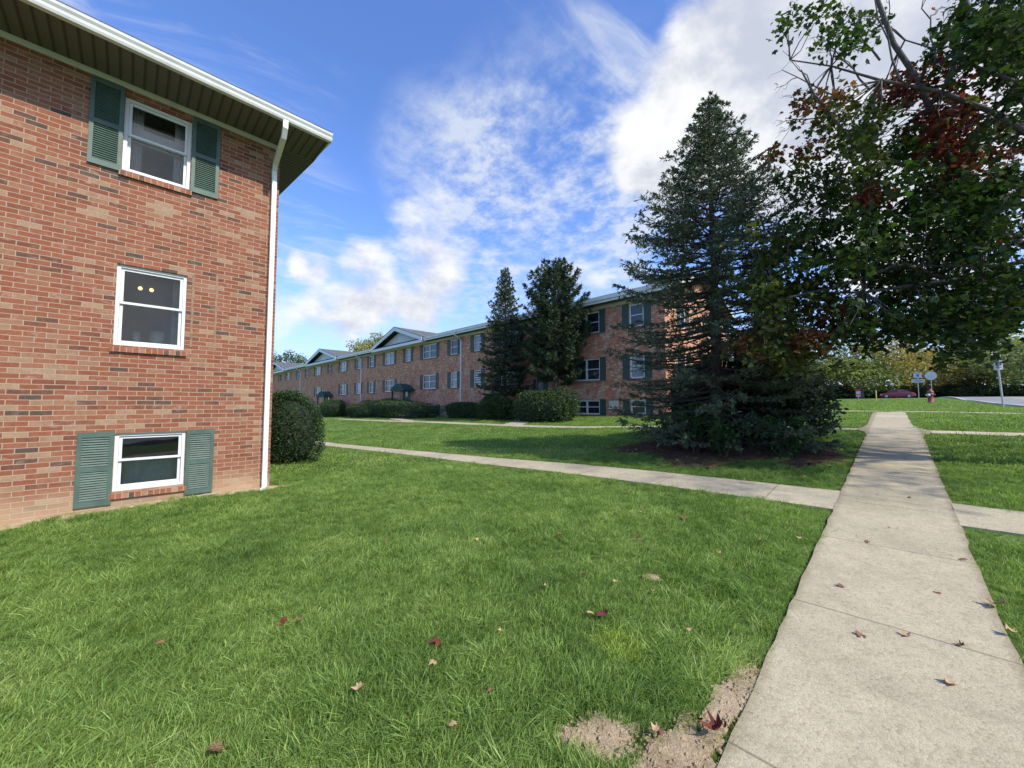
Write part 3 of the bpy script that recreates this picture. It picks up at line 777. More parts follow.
    # k-style gutter
    g = MB(); prof = [(-.012, 4.985), (.060, 4.985), (.075, 5.015), (.082, 5.050), (.105, 5.085), (.112, 5.118), (.098, 5.128), (-.012, 5.128)]
    g.prism([(ex + a, y0, z) for a, z in prof], (0, ey + .03 - y0, 0)); g.build('gutter', M['gutter'], root)
    global DS_SIDE
    DS_SIDE = Vector((0, 1, 0)); zg = g1(X0, 1.83)
    downspout(root, [(ex + .03, 1.78, 4.99), (ex + .03, 1.78, 4.86), (ex - .06, 1.785, 4.74), (X0 + .17, 1.81, 4.56), (X0 + .062, 1.815, 4.44), (X0 + .06, 1.82, 4.2), (X0 + .058, 1.82, zg + .17), (X0 + .10, 1.815, zg + .075), (X0 + .22, 1.79, zg + .035), (X0 + .34, 1.74, zg + .03)], .039, M['gutter'])
    # things in the room
    lamp = empty('ceiling_lamp', T(.16, 2.42, -1.35)); tag(lamp, 'ceiling lamp with two lit bulbs seen through the middle window', 'lamp')
    lb = MB(); lb.lathe((0, 0, 0), [(.0, .02), (.07, .02), (.07, -.02), (.012, -.03), (.012, -.26), (0, -.26)], 12)
    lb.tube([(0, -.07, -.25), (0, .07, -.25)], .01, 6); lb.build('lamp_arm', M['steel'], lamp)
    m, nt, N, L, P = newmat('lit bulb'); P.inputs['Emission Color'].default_value = (1, .66, .30, 1); P.inputs['Emission Strength'].default_value = 1.3
    for yy in (-.075, .075):
        b = MB(); b.lathe((0, yy, -.31), [(0, -.035), (.022, -.027), (.033, 0), (.022, .027), (.008, .035), (0, .035)], 12); b.build('bulb', m, lamp, smooth=True)
    for k, (u, r, h, lab) in enumerate(((.30, .10, .30, 'broad pale vase inside the middle window ledge'), (.06, .05, .27, 'slim pale ornament inside the middle window ledge, beside the vase'))):
        o = MB(); c = T(u, .90, -.30); o.lathe(c, [(0, 0), (r * .5, 0), (r, h * .55), (r * .9, h), (r * .8, h * .95), (0, h * .4)], 14)
        tag(o.build('ornament', M['curtain'], None, smooth=True), lab, 'ornament')
    return root
near_building()

# ------------------------------------------------------------------ the long block across the lawn
def far_building():
    Yf = 20.5; xr, xl = -8.75, -96.0; base = -2.6; top = 6.12
    root = empty('brick_apartment_building', (0, 0, 0))
    tag(root, 'long three storey brick apartment block with white gables and green entrance canopies', 'apartment building')
    T = lambda u, w, n: (u, Yf - n, w)
    depth = 10.6; slope = .345; ov = .62
    UP = (4.47, 5.82); MI = (1.50, 2.88); BA = (-.60, .26)
    wins = []                                   # u0, u1, w0, w1, double, pane, left shutter, right shutter
    def add(u0, u1, fl, pane='pane_dark', ls=True, rs=True, dbl=None):
        wins.append((u0, u1, fl[0], fl[1], (u1 - u0) > 1.5 if dbl is None else dbl, pane, ls, rs))
    add(-10.85, -9.95, UP); add(-10.85, -9.95, MI, 'pane_grey'); add(-10.85, -9.92, (-.55, .28))
    add(-14.85, -12.85, UP); add(-14.85, -12.85, MI); add(-14.80, -12.88, (-.62, .28), ls=False)
    add(-21.7, -19.75, UP); add(-21.75, -19.8, MI, 'pane_grey'); add(-17.9, -17.1, UP, ls=True)
    add(-25.05, -24.1, UP, 'pane_grey'); add(-25.05, -24.1, MI, 'blind'); add(-28.4, -27.3, UP, rs=True); add(-28.35, -27.35, MI, 'pane_grey'); add(-28.4, -27.4, (-.9, 0.0), 'pane_grey')
    add(-33.0, -30.6, UP); add(-32.95, -30.65, MI); add(-31.7, -30.35, (-.98, -.05), ls=False)
    add(-36.4, -35.25, UP, 'pane_grey'); add(-41.0, -38.75, UP, 'pane_grey'); add(-40.9, -38.55, (1.40, 2.74))
    add(-45.0, -43.65, UP); add(-44.95, -43.65, (1.36, 2.72)); add(-48.7, -47.35, UP); add(-48.65, -47.2, (1.36, 2.72), 'pane_grey')
    add(-54.0, -51.75, UP, 'pane_grey'); add(-53.9, -51.6, (1.30, 2.70)); add(-58.2, -57.25, UP); add(-63.9, -61.5, UP, 'pane_grey'); add(-63.7, -61.2, (1.2, 2.6))
    add(-68.3, -67.1, UP); add(-72.9, -71.7, UP); add(-72.9, -71.7, (1.2, 2.6)); add(-79.4, -77.2, UP); add(-79.4, -77.2, (1.2, 2.6), 'pane_grey'); add(-84.0, -82.9, UP); add(-90, -88, UP)
    ac = (-12.2, -11.6, -.27, .21)
    # stone footing shows along the bottom
    holes = [(w[0], w[1], w[2], w[3]) for w in wins] + [ac]
    b = MB(); wall_front(b, T, xl, xr, base, top, holes, .10)
    def fc(poly, ax): b.face(poly, uv=[(p[ax], p[2]) for p in poly])
    yb = Yf + depth; ym = Yf + depth / 2; zt = top + slope * depth / 2
    end_holes = [(22.6, 23.5, -.55, .28), (22.6, 23.5, 1.5, 2.88), (22.6, 23.5, 4.47, 5.82), (27.2, 28.1, 1.5, 2.88), (27.2, 28.1, 4.47, 5.82)]
    TE = lambda u, w, n: (xr + n, u, w)
    wall_front(b, TE, Yf, yb, base, top, end_holes, .10)
    fc([(xr, Yf, top), (xr, yb, top), (xr, ym, zt)], 1)
    fc([(xl, Yf, base), (xl, yb, base), (xl, yb, top), (xl, ym, zt), (xl, Yf, top)], 1)
    fc([(xr, yb, base), (xl, yb, base), (xl, yb, top), (xr, yb, top)], 0)
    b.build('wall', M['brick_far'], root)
    ft = MB()
    for (a, c, t_) in ((-30.2, -28.75, -.02), (-19.4, -8.75, -.66), (-96, -42.5, -1.15)): tbox(ft, T, a, c, base, t_, .002, .02)
    ft.box(xr + .002, Yf - .02, base, xr + .02, yb, -.62)
    ft.build('footing', M['stone'], root)
    def window(Tm, u0, u1, w0, w1, dbl, pane, n=-.10):
        f = MB(); t = .085
        tbox(f, Tm, u0, u0 + t, w0, w1, n - .02, n + .04); tbox(f, Tm, u1 - t, u1, w0, w1, n - .02, n + .04)
        tbox(f, Tm, u0 + t, u1 - t, w0, w0 + t, n - .02, n + .04); tbox(f, Tm, u0 + t, u1 - t, w1 - t, w1, n - .02, n + .04)
        um = (u0 + u1) / 2; wm = (w0 + w1) / 2 + .02
        if dbl: tbox(f, Tm, um - .055, um + .055, w0 + t, w1 - t, n - .02, n + .045)
        for a, c in (((u0 + t, um - .055), (um + .055, u1 - t)) if dbl else ((u0 + t, u1 - t),)): tbox(f, Tm, a, c, wm - .025, wm + .025, n - .015, n + .03)
        wo = f.build('window', M['white'], root)
        g = MB(); q = [(u0 + t, w0 + t), (u1 - t, w0 + t), (u1 - t, w1 - t), (u0 + t, w1 - t)]
        g.face([Tm(x, y, n - .012) for x, y in q], uv=q); g.build('pane', M[pane], wo)
        s_ = MB(); tbox(s_, Tm, u0 - .04, u1 + .04, w0 - .10, w0 - .003, n, .05); s_.build('sill', M['sill'], wo)
    def shutter(Tm, u0, u1, w0, w1):
        s_ = MB(); tbox(s_, Tm, u0, u1, w0, w1, .004, .03)
        for a, c in ((w0, w0 + .08), ((w0 + w1) / 2 - .04, (w0 + w1) / 2 + .04), (w1 - .08, w1)): tbox(s_, Tm, u0, u1, a, c, .0305, .04)
        tbox(s_, Tm, u0, u0 + .05, w0 + .08, w1 - .08, .0305, .0395); tbox(s_, Tm, u1 - .05, u1, w0 + .08, w1 - .08, .0305, .0395)
        s_.build('shutter', M['green_dark'], root)
    for (u0, u1, w0, w1, dbl, pane, ls, rs) in wins:
        window(T, u0, u1, w0, w1, dbl, pane)
        sw = .40
        if ls: shutter(T, u0 - sw - .03, u0 - .03, w0 - .04, w1 + .04)
        if rs: shutter(T, u1 + .03, u1 + sw + .03, w0 - .04, w1 + .04)
    for h in end_holes: window(TE, *h, False, 'pane_dark'); shutter(TE, h[0] - .43, h[0] - .03, h[2], h[3]); shutter(TE, h[1] + .03, h[1] + .43, h[2], h[3])
    a_ = MB(); tbox(a_, T, ac[0], ac[1], ac[2], ac[3], -.12, .06); tbox(a_, T, ac[0] - .03, ac[1] + .03, ac[3] - .05, ac[3] + .002, .061, .085); tbox(a_, T, ac[0] - .03, ac[1] + .03, ac[2], ac[2] + .05, .061, .085)
    for k in range(6): tbox(a_, T, ac[0] + .03, ac[1] - .03, ac[2] + .08 + k * .055, ac[2] + .10 + k * .055, .061, .07)
    a_.build('air_conditioner', M['trim'], root)
    # roof, eaves
    rf = MB(); e0 = Yf - ov; e1 = yb + ov; zr = 6.36; zrm = zr + slope * (ym - e0); xo = xr + .55
    rf.hexa([(xl, e0, zr), (xo, e0, zr), (xo, ym, zrm), (xl, ym, zrm), (xl, e0, zr + .06), (xo, e0, zr + .06), (xo, ym, zrm + .06), (xl, ym, zrm + .06)])
    rf.hexa([(xl, e1, zr), (xo, e1, zr), (xo, ym, zrm), (xl, ym, zrm), (xl, e1, zr + .06), (xo, e1, zr + .06), (xo, ym, zrm + .06), (xl, ym, zrm + .06)])
    sf = MB(); sf.face([(xl, e0, 6.14), (xo, e0, 6.14), (xo, Yf, 6.14), (xl, Yf, 6.14)], uv=[(0, xl), (0, xo), (1, xo), (1, xl)])
    for ya in (Yf, yb): sf.face([(xr, ya, 6.14), (xr, ym, 6.14 + slope * depth / 2), (xo, ym, 6.14 + slope * depth / 2), (xo, ya, 6.14)], uv=[(0, ya), (0, ym), (1, ym), (1, ya)])
    rk = MB()
    for ya, yc in ((e0, ym), (e1, ym)):
        zc = 6.10 + slope * abs(ya - yc)
        rk.hexa([(xo, ya, 6.10), (xo + .03, ya, 6.10), (xo + .03, yc, zc), (xo, yc, zc), (xo, ya, 6.34), (xo + .03, ya, 6.34), (xo + .03, yc, zc + .24), (xo, yc, zc + .24)])
    rk.build('rake_board', M['trim'], root)
    fz = MB(); tbox(fz, T, xl, xr, 5.93, 6.13, .003, .03); fz.build('frieze_board', M['trim'], root)
    # entrance gables
    spans = [(-42.6, -32.2), (-66.0, -53.8), (-91.0, -78.6)]
    for (a, c) in spans:
        mid = (a + c) / 2; hw = (c - a) / 2; hz = 1.60; zb = 6.40; yo = e0 - .18
        ped = MB(); ped.face([(a + .3, Yf - .1, zb - .128), (c - .3, Yf - .1, zb - .128), (mid, Yf - .1, zb + hz - .20)], uv=[(a, 0), (c, 0), (mid, hz)])
        g_ = ped.build('gable', M['siding'], root)
        tr = MB()
        for sx in (-1, 1):
            x0 = mid + sx * (hw + .25); z0 = zb - .10 - .02
            tr.hexa([(x0, yo, z0 - .14), (mid, yo, zb + hz - .19), (mid, yo + .04, zb + hz - .19), (x0, yo + .04, z0 - .14), (x0, yo, z0 + .24), (mid, yo, zb + hz + .19), (mid, yo + .04, zb + hz + .19), (x0, yo + .04, z0 + .24)])
        tr.box(a - .2, yo + .041, zb - .40, c + .2, Yf - .08, zb - .13)
        tr.build('gable_trim', M['white'], g_)
        yr = ym; rb = MB()
        for sx in (-1, 1):
            x0 = mid + sx * (hw + .27); z0 = zb + .11; zt_ = zb + hz + .20
            ye = e0 + (z0 - zr) / slope; ye2 = e0 + (zt_ - zr) / slope
            rb.hexa([(x0, yo - .02, z0), (mid, yo - .02, zt_), (mid, ye2 + .3, zt_), (x0, ye + .3, z0), (x0, yo - .02, z0 + .05), (mid, yo - .02, zt_ + .05), (mid, ye2 + .3, zt_ + .05), (x0, ye + .3, z0 + .05)])
        rb.build('gable_roof', M['shingle'], g_)
    rf.build('roof', M['shingle'], root); sf.build('soffit', M['soffit'], root)
    cuts = [xl] + sum([[a - .35, c + .35] for a, c in sorted(spans)], []) + [xo]
    for a, c in zip(cuts[::2], cuts[1::2]):
        gt = MB(); gt.prism([(a, e0 - .03, 6.10), (a, e0 - .03, 6.24), (a, e0 - .12, 6.25), (a, e0 - .13, 6.40), (a, e0 - .002, 6.40), (a, e0 - .001, 6.10)], (c - a, 0, 0))
        gt.build('gutter', M['gutter'], root)
    global DS_SIDE
    DS_SIDE = Vector((1, 0, 0))
    for x, zb_ in ((-26.75, -.95), (-47.05, -1.5), (-70.9, -1.75)):
        downspout(root, [(x - .12, e0 - .06, 6.25), (x - .12, e0 - .06, 6.05), (x, Yf - .12, 5.7), (x, Yf - .055, 5.55), (x, Yf - .05, zb_ + .1)], .055, M['white'])
    # entrance canopies
    for mx, zt_, w_ in ((-17.5, 2.15, 2.6), (-35.8, 2.12, 2.7), (-57.7, 1.85, 3.1)):
        zb_ = zt_ - .75
        has_canopy = mx < -20
        dr = MB(); tbox(dr, T, mx - .5, mx + .5, zt_ - 2.5, zt_ - .35, -.05, .03); tbox(dr, T, mx - .85, mx - .6, zt_ - 2.5, zt_ - .35, .004, .04)
        d_ = dr.build('door', M['green_dark'], root)
        h_ = MB(); tbox(h_, T, mx - .36, mx + .1, zt_ - 1.3, zt_ - .6, .031, .036); h_.build('pane', M['pane_grey'], d_)
        if not has_canopy: continue
        cn = MB(); hw = w_ / 2; P0 = 1.25
        cn.prism([T(mx - hw, zb_, .004), T(mx + hw, zb_, .004), T(mx + hw, zb_ + .18, .004), T(mx + .5, zt_ - .12, .004), T(mx, zt_, .004), T(mx - .5, zt_ - .12, .004), T(mx - hw, zb_ + .18, .004)], (0, -P0, 0))
        c_ = cn.build('canopy', M['canopy'], root)
        ps = MB()
        for sx in (-1, 1): tbox(ps, T, mx + sx * (hw - .18) - .07, mx + sx * (hw - .18) + .07, zt_ - 3.2, zb_ - .002, P0 - .22, P0 - .08)
        ps.build('canopy_post', M['canopy'], c_)
    return root
far_building()

# ------------------------------------------------------------------ foliage builders
def unit(v): return v / (np.linalg.norm(v, axis=-1, keepdims=True) + 1e-9)
def rand_dirs(n, r): return unit(r.normal(size=(n, 3)))
def leaf_quads(P, size, r, cols, aspect=.6, up=.35, droop=0.0, fold=True):
    """pointed leaves (two triangles along a midrib) at points P"""
    n = len(P); d = rand_dirs(n, r); d[:, 2] = d[:, 2] * .6 - droop; d = unit(d)
    nrm = rand_dirs(n, r); nrm[:, 2] = np.abs(nrm[:, 2]) + up; w = unit(np.cross(d, nrm)); nn = np.cross(w, d)
    s = size * r.uniform(.65, 1.3, (n, 1)); h = s * aspect * .5
    a = P; b = P + d * s * .5 + w * h + nn * s * .07; c = P + d * s; e = P + d * s * .5 - w * h + nn * s * .07
    V = np.stack([a, b, c, e], 1).reshape(-1, 3); Fc = np.arange(4 * n).reshape(n, 4)
    return V, Fc, np.repeat(cols, 4, axis=0)
MAPLE = np.array([(0, -.05), (.22, .02), (.50, .12), (.40, .30), (.58, .52), (.30, .52), (.20, .62), (.0, 1.0), (-.20, .62), (-.30, .52), (-.58, .52), (-.40, .30), (-.50, .12), (-.22, .02)])
def maple_leaves(P, size, r, cols, droop=.35):
    n = len(P); k = len(MAPLE); d = rand_dirs(n, r); d[:, 2] = d[:, 2] * .7 - droop; d = unit(d)
    nrm = rand_dirs(n, r); nrm[:, 2] = np.abs(nrm[:, 2]) + .45; w = unit(np.cross(d, nrm)); nn = np.cross(w, d)
    s = (size * r.uniform(.6, 1.25, n))[:, None, None]
    curl = r.uniform(-.25, .12, n)[:, None, None]
    x = MAPLE[None, :, 0, None]; y = MAPLE[None, :, 1, None]
    V = P[:, None, :] + s * (w[:, None, :] * x + d[:, None, :] * y + nn[:, None, :] * (np.abs(x) * .22 + curl * (y * y)))
    return V.reshape(-1, 3), np.arange(n * k).reshape(n, k), np.repeat(cols, k, axis=0)
def jitter(base, n, r, v=.25, hue=.12):
    c = np.array(base)[None, :] * (1 + r.normal(0, v, (n, 1))); c = c * (1 + r.normal(0, hue, (n, 3)))
    return np.clip(c, .004, .9)
def blend(cols, other, mask, amt):
    return np.where(mask[:, None], cols * (1 - amt) + np.array(other)[None, :] * amt, cols)
def catenary(a, b, sag, n=5, r=None, wob=0.0):
    a = np.array(a, float); b = np.array(b, float); t = np.linspace(0, 1, n + 1)[:, None]
    p = a * (1 - t) + b * t; p[:, 2] += (sag * 4 * t * (1 - t))[:, 0]
    if r is not None and wob: p[1:-1] += r.normal(0, wob, (n - 1, 3))
    return p

def conifer(name, base, height, prof, label, group=None, seed=1, whorl=.2, per=6, twig_step=.16, blade=.06, blades=11, start=.12, col=(.030, .050, .034), tip=(.055, .085, .06),
            thin=None, trunk_r=.14, droop=-.25, lift=.15, twig_len=.42, blade_w=.2, cat='conifer', bare=None, reach=None):
    """prof(t) -> crown radius at relative height t; thin(z, az, f) -> keep probability of twigs"""
    r = np.random.default_rng(seed); bx, by, bz = base
    root = empty(name, base); tag(root, label, cat, group)
    wood = MB(); tp = [(r.normal(0, .02) if 0 < i < 9 else 0, r.normal(0, .02) if 0 < i < 9 else 0, height * i / 10) for i in range(11)]
    tp[0] = (0, 0, -.15)
    wood.tube(tp, [trunk_r * (1 - i / 10.4) + .008 for i in range(11)], 9)
    wood.build('trunk', M['bark'], root, smooth=True)
    bw = MB(); P0 = []; D0 = []; C0 = []; z = height * start; az0 = r.uniform(0, 6.28)
    while z < height * .985:
        t = z / height; rad = prof(t); n = per if t < .85 else max(4, per - 2); az0 += .55 + r.uniform(0, .6)
        for k in range(n):
            az = az0 + 6.28318 * k / n + r.normal(0, .18); L = rad * r.uniform(.78, 1.10)
            if reach: L *= reach(t, az)
            z0 = z + r.normal(0, whorl * .3); dr = droop * (1 - t) + lift * t * 1.6
            m = 7; pts = []; dr += r.normal(0, .10) if t < .6 else 0
            for i in range(m + 1):
                f = i / m; h = L * f
                zz = z0 + L * (dr * f + .22 * f * f * f + (.28 * f * max(0, t - .55)))
                pts.append((math.cos(az) * h + r.normal(0, .012), math.sin(az) * h + r.normal(0, .012), max(zz, .06 + .02 * i)))
            bw.tube(pts, [.004 + (.010 + .011 * L) * (1 - i / m) * .75 for i in range(m + 1)], 4, cap=False)
            pa = np.array(pts); side = np.array([-math.sin(az), math.cos(az), 0]); fw = np.array([math.cos(az), math.sin(az), 0])
            s = L * (.30 if L > .8 else .1)
            while s < L * 1.0:
                f = s / L; i = min(m - 1, int(f * m)); q = pa[i] + (pa[i + 1] - pa[i]) * (f * m - i)
                for sg in (-1, 1):
                    if thin is not None and r.random() > thin(z0, az, f): continue
                    tl = twig_len * (1.12 - f * .7) * r.uniform(.6, 1.2) * min(1, .35 + L * .4)
                    dv = side * sg * r.uniform(.5, .95) + fw * r.uniform(.35, .85) + np.array([0, 0, r.uniform(-.35, .12)]); dv /= np.linalg.norm(dv)
                    e = q + dv * tl; bw.tube([q, e], [.004, .002], 3, cap=False)
                    nb = max(4, int(blades * tl / twig_len)); tt = r.uniform(.08, 1.0, nb)
                    P0.append(q + (e - q) * tt[:, None]); nd = rand_dirs(nb, r) * .75 + dv * .8 + np.array([0, 0, .15]); D0.append(nd); C0.append(np.full(nb, f * .5 + .5 * (tl / twig_len)) * r.uniform(.6, 1.1))
                s += twig_step * r.uniform(.7, 1.3)
            if thin is None or r.random() < thin(z0, az, 1):
                nb = blades; tt = r.uniform(.0, .22, nb); P0.append(pa[-1] - (pa[-1] - pa[-2]) * tt[:, None] * 2); D0.append(rand_dirs(nb, r) * .7 + fw * .8); C0.append(np.full(nb, .9))
        z += whorl * r.uniform(.8, 1.2) * (1.0 if t < .8 else .8)
    nb = 30; P0.append(np.c_[np.zeros(nb), np.zeros(nb), height * r.uniform(.94, 1.0, nb)]); D0.append(rand_dirs(nb, r) * .5 + [0, 0, .8]); C0.append(np.full(nb, .8))
    bw.build('branches', M['bark'], root)
    P = np.concatenate(P0); D = unit(np.concatenate(D0)); c = np.clip(np.concatenate(C0), 0, 1)[:, None]; n = len(P)
    s = blade * r.uniform(.7, 1.35, (n, 1)); w = unit(np.cross(D, rand_dirs(n, r))) * s * blade_w
    V = np.stack([P - w * .6, P + D * s * .45 + w * 1.0 - w * 0, P + D * s, P + D * s * .45 - w], 1)
    V[:, 0] = P
    cols = jitter(col, n, r, .22, .06) * (1 - c) + jitter(tip, n, r, .22, .06) * c
    me = fast_mesh('crown', V.reshape(-1, 3), np.arange(4 * n).reshape(n, 4), np.repeat(cols, 4, axis=0))
    link('crown', me, M['needle'], root)
    return root, n

def blob_shape(kind, n, r, rx, ry, rz, flat=.0, power=2.6, rough=.09, seed=0):
    """points on the clipped-hedge surface with their outward normal"""
    d = rand_dirs(n, r); d[:, 2] = np.where(d[:, 2] < -.8, -d[:, 2], d[:, 2])
    k = (np.abs(d) ** power).sum(1) ** (-1 / power)
    p = d * k[:, None]
    rs = np.random.default_rng(seed); w = np.ones(n)
    for q in range(7):
        fr = rs.normal(0, 2.6, 3); w += rough * .5 * np.sin(p @ fr + rs.uniform(0, 6.28))
    return p * w[:, None] * np.array([rx, ry, rz]), d
def shrub(name, base, rx, ry, h, label, cat='shrub', group=None, seed=1, n=9000, leaf=.05, col=(.022, .050, .020), tip=(.045, .095, .032), power=2.8, rough=.09, parent_kind=None, core=.86, rot=0.0, shag=.07):
    r = np.random.default_rng(seed); root = empty(name, base, rotz=rot); tag(root, label, cat, group)
    rz = h * .56; c0 = np.array([0, 0, h - rz])
    P, d = blob_shape('', n, r, rx, ry, rz, power=power, rough=rough, seed=seed)
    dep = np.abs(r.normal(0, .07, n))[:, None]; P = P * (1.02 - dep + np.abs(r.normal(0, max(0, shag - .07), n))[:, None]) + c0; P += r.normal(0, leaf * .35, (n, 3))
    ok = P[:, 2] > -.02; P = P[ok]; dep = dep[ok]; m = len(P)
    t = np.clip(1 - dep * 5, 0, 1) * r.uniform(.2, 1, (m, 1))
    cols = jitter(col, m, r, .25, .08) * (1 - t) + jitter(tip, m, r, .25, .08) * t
    V, Fc, C = leaf_quads(P, leaf, r, cols, .55, .2)
    link('foliage', fast_mesh('foliage', V, Fc, C), M['leaf'], root)
    # twiggy inside so that the shrub is not hollow
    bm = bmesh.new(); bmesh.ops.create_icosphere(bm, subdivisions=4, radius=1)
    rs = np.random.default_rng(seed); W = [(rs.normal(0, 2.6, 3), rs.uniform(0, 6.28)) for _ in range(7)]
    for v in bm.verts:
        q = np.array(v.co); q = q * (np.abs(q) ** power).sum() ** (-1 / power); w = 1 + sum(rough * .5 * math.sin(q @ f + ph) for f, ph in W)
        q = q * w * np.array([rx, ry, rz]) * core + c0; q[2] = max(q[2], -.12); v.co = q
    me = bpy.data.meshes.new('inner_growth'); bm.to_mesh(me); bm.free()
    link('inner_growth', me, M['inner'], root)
    return root
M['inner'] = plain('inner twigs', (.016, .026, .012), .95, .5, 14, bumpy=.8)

def crown_tree(name, base, height, crown_r, crown_h, label, group=None, seed=1, n=4200, leaf=.38, cols=((.07, .10, .03), (.11, .13, .04)), trunk_r=.22, clumps=26, cat='tree', low=.22, bark='bark_grey', spread=.34):
    """broadleaf tree: forked trunk, limbs out to every clump, leaves in clumps"""
    r = np.random.default_rng(seed); root = empty(name, base); tag(root, label, cat, group)
    zc = height - crown_h * .5; cl = []
    while len(cl) < clumps:
        p = r.uniform(-1, 1, 3); q = np.linalg.norm(p)
        if q > 1 or q < .35: continue
        w = 1 - .35 * max(0, p[2])
        cl.append(np.array([p[0] * crown_r * w, p[1] * crown_r * w, zc + p[2] * crown_h * .5]))
    cl = np.array(cl); wood = MB(); fork = height * low
    wood.tube([(0, 0, -.2), (.03, 0, fork * .5), (0, .02, fork), (.05, 0, zc), (0, 0, zc + crown_h * .3)], [trunk_r * 1.25, trunk_r, trunk_r * .85, trunk_r * .45, trunk_r * .12], 8)
    for c in cl[:min(len(cl), 22)]:
        f = r.uniform(.0, .55); a = (0, 0, fork + (zc - fork) * f + max(0, (c[2] - zc)) * .4)
        wood.tube(catenary(a, c, crown_h * .03, 4, r, .1), [trunk_r * .38, trunk_r * .3, trunk_r * .2, trunk_r * .12, .015], 5, cap=False)
    wood.build('trunk', M[bark], root, smooth=True)
    k = r.integers(0, len(cl), n); sz = r.uniform(.7, 1.25, len(cl)) * crown_r * spread
    P = cl[k] + unit(r.normal(size=(n, 3))) * (sz[k] * r.uniform(.25, 1.0, n) ** .6)[:, None] * np.array([1.1, 1.1, .75])
    mixv = np.clip(r.normal(0, .25, len(cl))[k] + r.uniform(.1, .9, n), 0, 1)[:, None]
    C = jitter(cols[0], n, r, .18, .06) * (1 - mixv) + jitter(cols[1], n, r, .18, .06) * mixv
    V, Fc, C4 = leaf_quads(P, leaf, r, C, .75, .3)
    link('crown', fast_mesh('crown', V, Fc, C4), M['leaf_far'], root)
    return root

# ------------------------------------------------------------------ the big spruce by the walk
SPX, SPY = -3.13, 10.3
def spruce_prof(t):
    z = np.interp(t, [0, .08, .2, .33, .43, .53, .67, .79, .90, 1.0], [2.6, 2.75, 2.7, 2.55, 2.4, 2.1, 1.52, 1.0, .50, .05]); return float(z)
# azimuth of the camera's left and right hand, seen from the tree
def spruce_reach(t, az):
    rgt = math.cos(az - math.pi / 4)
    if t < .40 and math.cos(az) > .55: return .84
    if t < .30: return 1.0 + .14 * max(0, rgt) * (1 - t / .3) - .08 * max(0, -rgt)
    return 1.0
def spruce_thin(z, az, f):
    rgt = math.cos(az - math.pi / 4); t = z / 8.9
    if t < .30: return .95 if rgt > -.1 else (.30 + .25 * f)
    if t < .42: return .50 if rgt < .2 else .78
    if t < .55: return .80
    return .95
conifer('spruce_tree', (SPX, SPY, g1(SPX, SPY)), 8.95, spruce_prof, 'tall blue green spruce beside the walk, with bare inner branches and drooping skirt', seed=5, whorl=.19, per=8, twig_step=.115, blade=.085, blades=30, start=.03,
        col=(.052, .076, .042), tip=(.135, .172, .100), thin=spruce_thin, trunk_r=.15, droop=-.33, reach=spruce_reach, cat='spruce', twig_len=.46, blade_w=.15)

# dark yew and saplings round its foot
z0 = g1(-4.3, 12.5)
shrub('yew_shrub', (-2.2, 11.9, g1(-2.2, 11.9)), .95, .95, 2.3, 'wide shaggy yew filling in behind the right skirt of the big spruce', 'shrub', seed=22, n=12000, leaf=.10, col=(.022, .036, .020), tip=(.050, .072, .038), power=2.0, rough=.34, core=.62, shag=.22)
shrub('yew_shrub', (-2.95, 11.2, g1(-2.95, 11.2)), 1.0, .8, 1.7, 'shaggy dark yew right behind the trunk of the big spruce', 'shrub', seed=23, n=9000, leaf=.10, col=(.018, .030, .018), tip=(.042, .060, .034), power=2.0, rough=.34, core=.62, shag=.22)
shrub('yew_shrub', (-4.30, 12.5, z0), .95, .9, 2.35, 'dark rounded yew standing behind the left foot of the big spruce', 'shrub', seed=21, n=9000, leaf=.07, col=(.012, .022, .014), tip=(.022, .036, .022), power=2.3, rough=.12)
def sapling(name, base, h, spread, label, seed, n=420, leaf=.10, cols=((.028, .075, .020), (.05, .12, .03)), stems=6, group=None):
    r = np.random.default_rng(seed); root = empty(name, base); tag(root, label, 'sapling', group)
    wood = MB(); ends = []
    for k in range(stems):
        a = r.uniform(0, 6.28); e = np.array([math.cos(a) * spread * r.uniform(.3, 1), math.sin(a) * spread * r.uniform(.3, 1), h * r.uniform(.55, 1)])
        p = catenary((r.normal(0, .04), r.normal(0, .04), -.03), e, h * .08, 5, r, .015); wood.tube(p, [.012, .01, .009, .007, .005, .003], 5, cap=False); ends.append(p)
    wood.build('stem', M['bark'], root)
    k = r.integers(0, stems, n); t = r.uniform(.15, 1, n) ** .8; P = np.array([ends[a][min(4, int(b * 5))] + (ends[a][min(5, int(b * 5) + 1)] - ends[a][min(4, int(b * 5))]) * ((b * 5) % 1) for a, b in zip(k, t)])
    P = P + r.normal(0, spread * .16, (n, 3)); P[:, 2] = np.maximum(P[:, 2], .02)
    m = r.uniform(0, 1, (n, 1)); C = jitter(cols[0], n, r, .2, .06) * (1 - m) + jitter(cols[1], n, r, .2, .06) * m
    V, Fc, C4 = leaf_quads(P, leaf, r, C, .6, .5); link('foliage', fast_mesh('foliage', V, Fc, C4), M['leaf'], root)
    return root
for (x, y, h, sp, lab, sd_) in ((-2.55, 8.75, 1.0, .55, 'leafy bright green sapling growing up through the front of the spruce skirt', 31), (-1.55, 9.15, .85, .5, 'dark leafy sapling under the spruce nearest the main walk', 32),
                                (-3.9, 9.5, .75, .5, 'low leafy sapling under the bare left branches of the spruce', 33), (-3.15, 8.85, 1.25, .35, 'thin upright sapling at the front left edge of the mulch bed', 34)):
    sapling('sapling', (x, y, g1(x, y)), h, sp, lab, sd_, group='saplings under the spruce')

